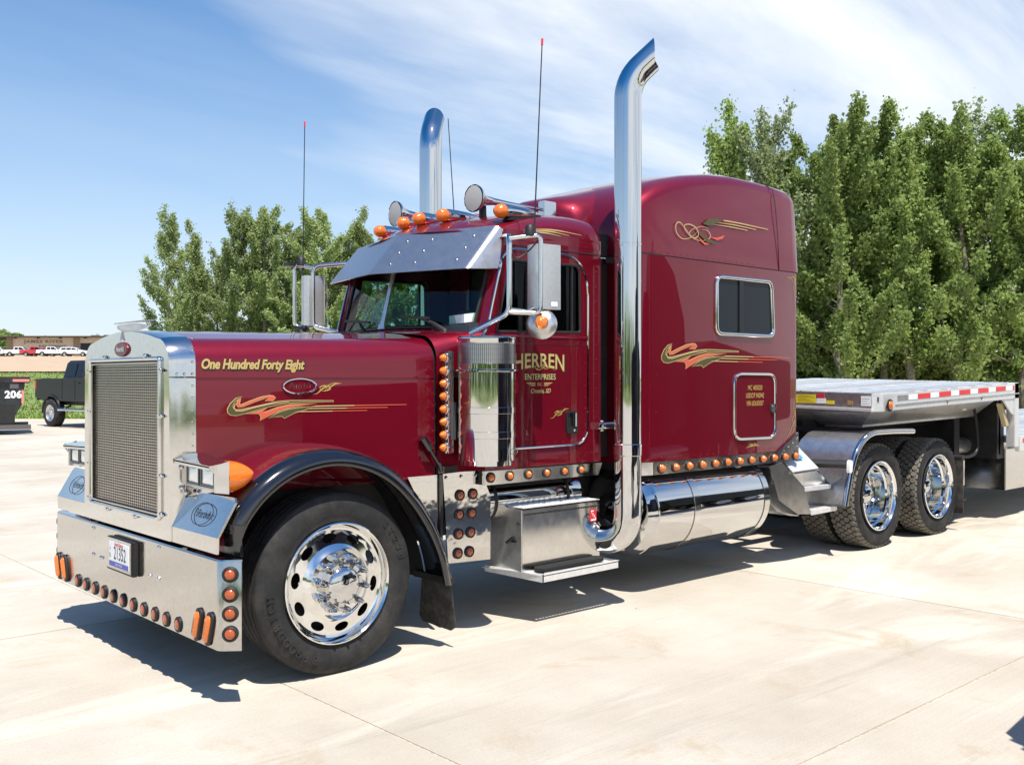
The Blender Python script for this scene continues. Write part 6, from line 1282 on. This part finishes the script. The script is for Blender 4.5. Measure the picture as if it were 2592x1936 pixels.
# second truck parked alongside, just right of the view: it darkens the chrome and throws the shadow at the lower right corner (neighbour)
N2 = thing('parked_truck', 'dark blue truck parked alongside beyond the view, only its shadow tip showing at lower right', 'truck', (1.25, -5.75, 0))
NB = mat('dark_blue_paint', (.008, .012, .03), .3, .2, 1); NL = lambda x, y, z: (x - 2.6, y + 6.4, z)
obj('hood', MB().prism([NL(2.75, -7.2, .8), NL(2.75, -7.2, 2.0), NL(4.9, -7.2, 2.1), NL(4.9, -7.2, .8)], (0, 1.6, 0)), NB, N2, bevel=.08)
for yy in (-7.55, -5.75): obj('fender', MB().prism([NL(2.9, yy, .7), NL(3.0, yy, 1.2), NL(3.5, yy, 1.35), NL(4.1, yy, 1.2), NL(4.4, yy, .6)], (0, .5, 0)), NB, N2, bevel=.05)
obj('cab', MB().prism([NL(4.9, -7.35, .9), NL(4.9, -7.35, 2.1), NL(5.3, -7.35, 2.75), NL(6.4, -7.35, 2.8), NL(6.4, -7.35, .9)], (0, 1.7, 0)), NB, N2, bevel=.08)
obj('sleeper', MB().prism([NL(6.5, -7.45, .95), NL(6.5, -7.45, 3.1), NL(6.9, -7.45, 3.5), NL(7.5, -7.45, 3.42), NL(8.1, -7.45, 3.1), NL(8.5, -7.45, 2.5), NL(8.7, -7.45, .95)], (0, 2.1, 0)), NB, N2, bevel=.1)
obj('load_bed', MB().prism([NL(8.75, -7.4, .95), NL(8.75, -7.4, 2.1), NL(9.6, -7.4, 2.25), NL(12.5, -7.4, 2.1), NL(16.5, -7.4, 2.05), NL(16.5, -7.4, .95)], (0, 2.2, 0)), BLACK, N2, bevel=.1)
obj('bumper', MB().box(0, .1, -1.1, 1.1, .35, .75), CHROME, N2, bevel=.02); obj('frame', MB().box(.3, 10.4, -.45, .45, .7, .95), BLACK, N2)
obj('exhaust_stack', MB().tube([NL(6.45, -5.3, .6), NL(6.45, -5.3, 4.2)], .1, 16), CHROME, N2); obj('fuel_tank', MB().tube([NL(6.6, -5.7, .65), NL(8.6, -5.7, .65)], .33, 24), CHROME, N2)
nw = car_wheel(N2, .53, .3); f_ = True
for xx in (1.0, 8.2, 9.5):
    for s in (-1, 1): o = nw if f_ else inst(nw, N2); f_ = False; o.location = (xx, s * 1.0, .53); o.rotation_euler = (0, 0, 0 if s < 0 else math.pi)

for o in list(bpy.data.objects):
    if o.type == 'MESH' and o.name.split('.')[0] in ('cleaner_bracket', 'cab_strip', 'stack_clamp', 'horn_bracket', 'tool_box', 'bumper_bracket', 'step_tread', 'skid_rail', 'rim', 'bumper', 'storage_tube', 'tank_strap', 'neck_beams', 'main_beams', 'stack_bracket', 'sleeper_strut', 'box_latch') and o.name != 'bumper': split(o)
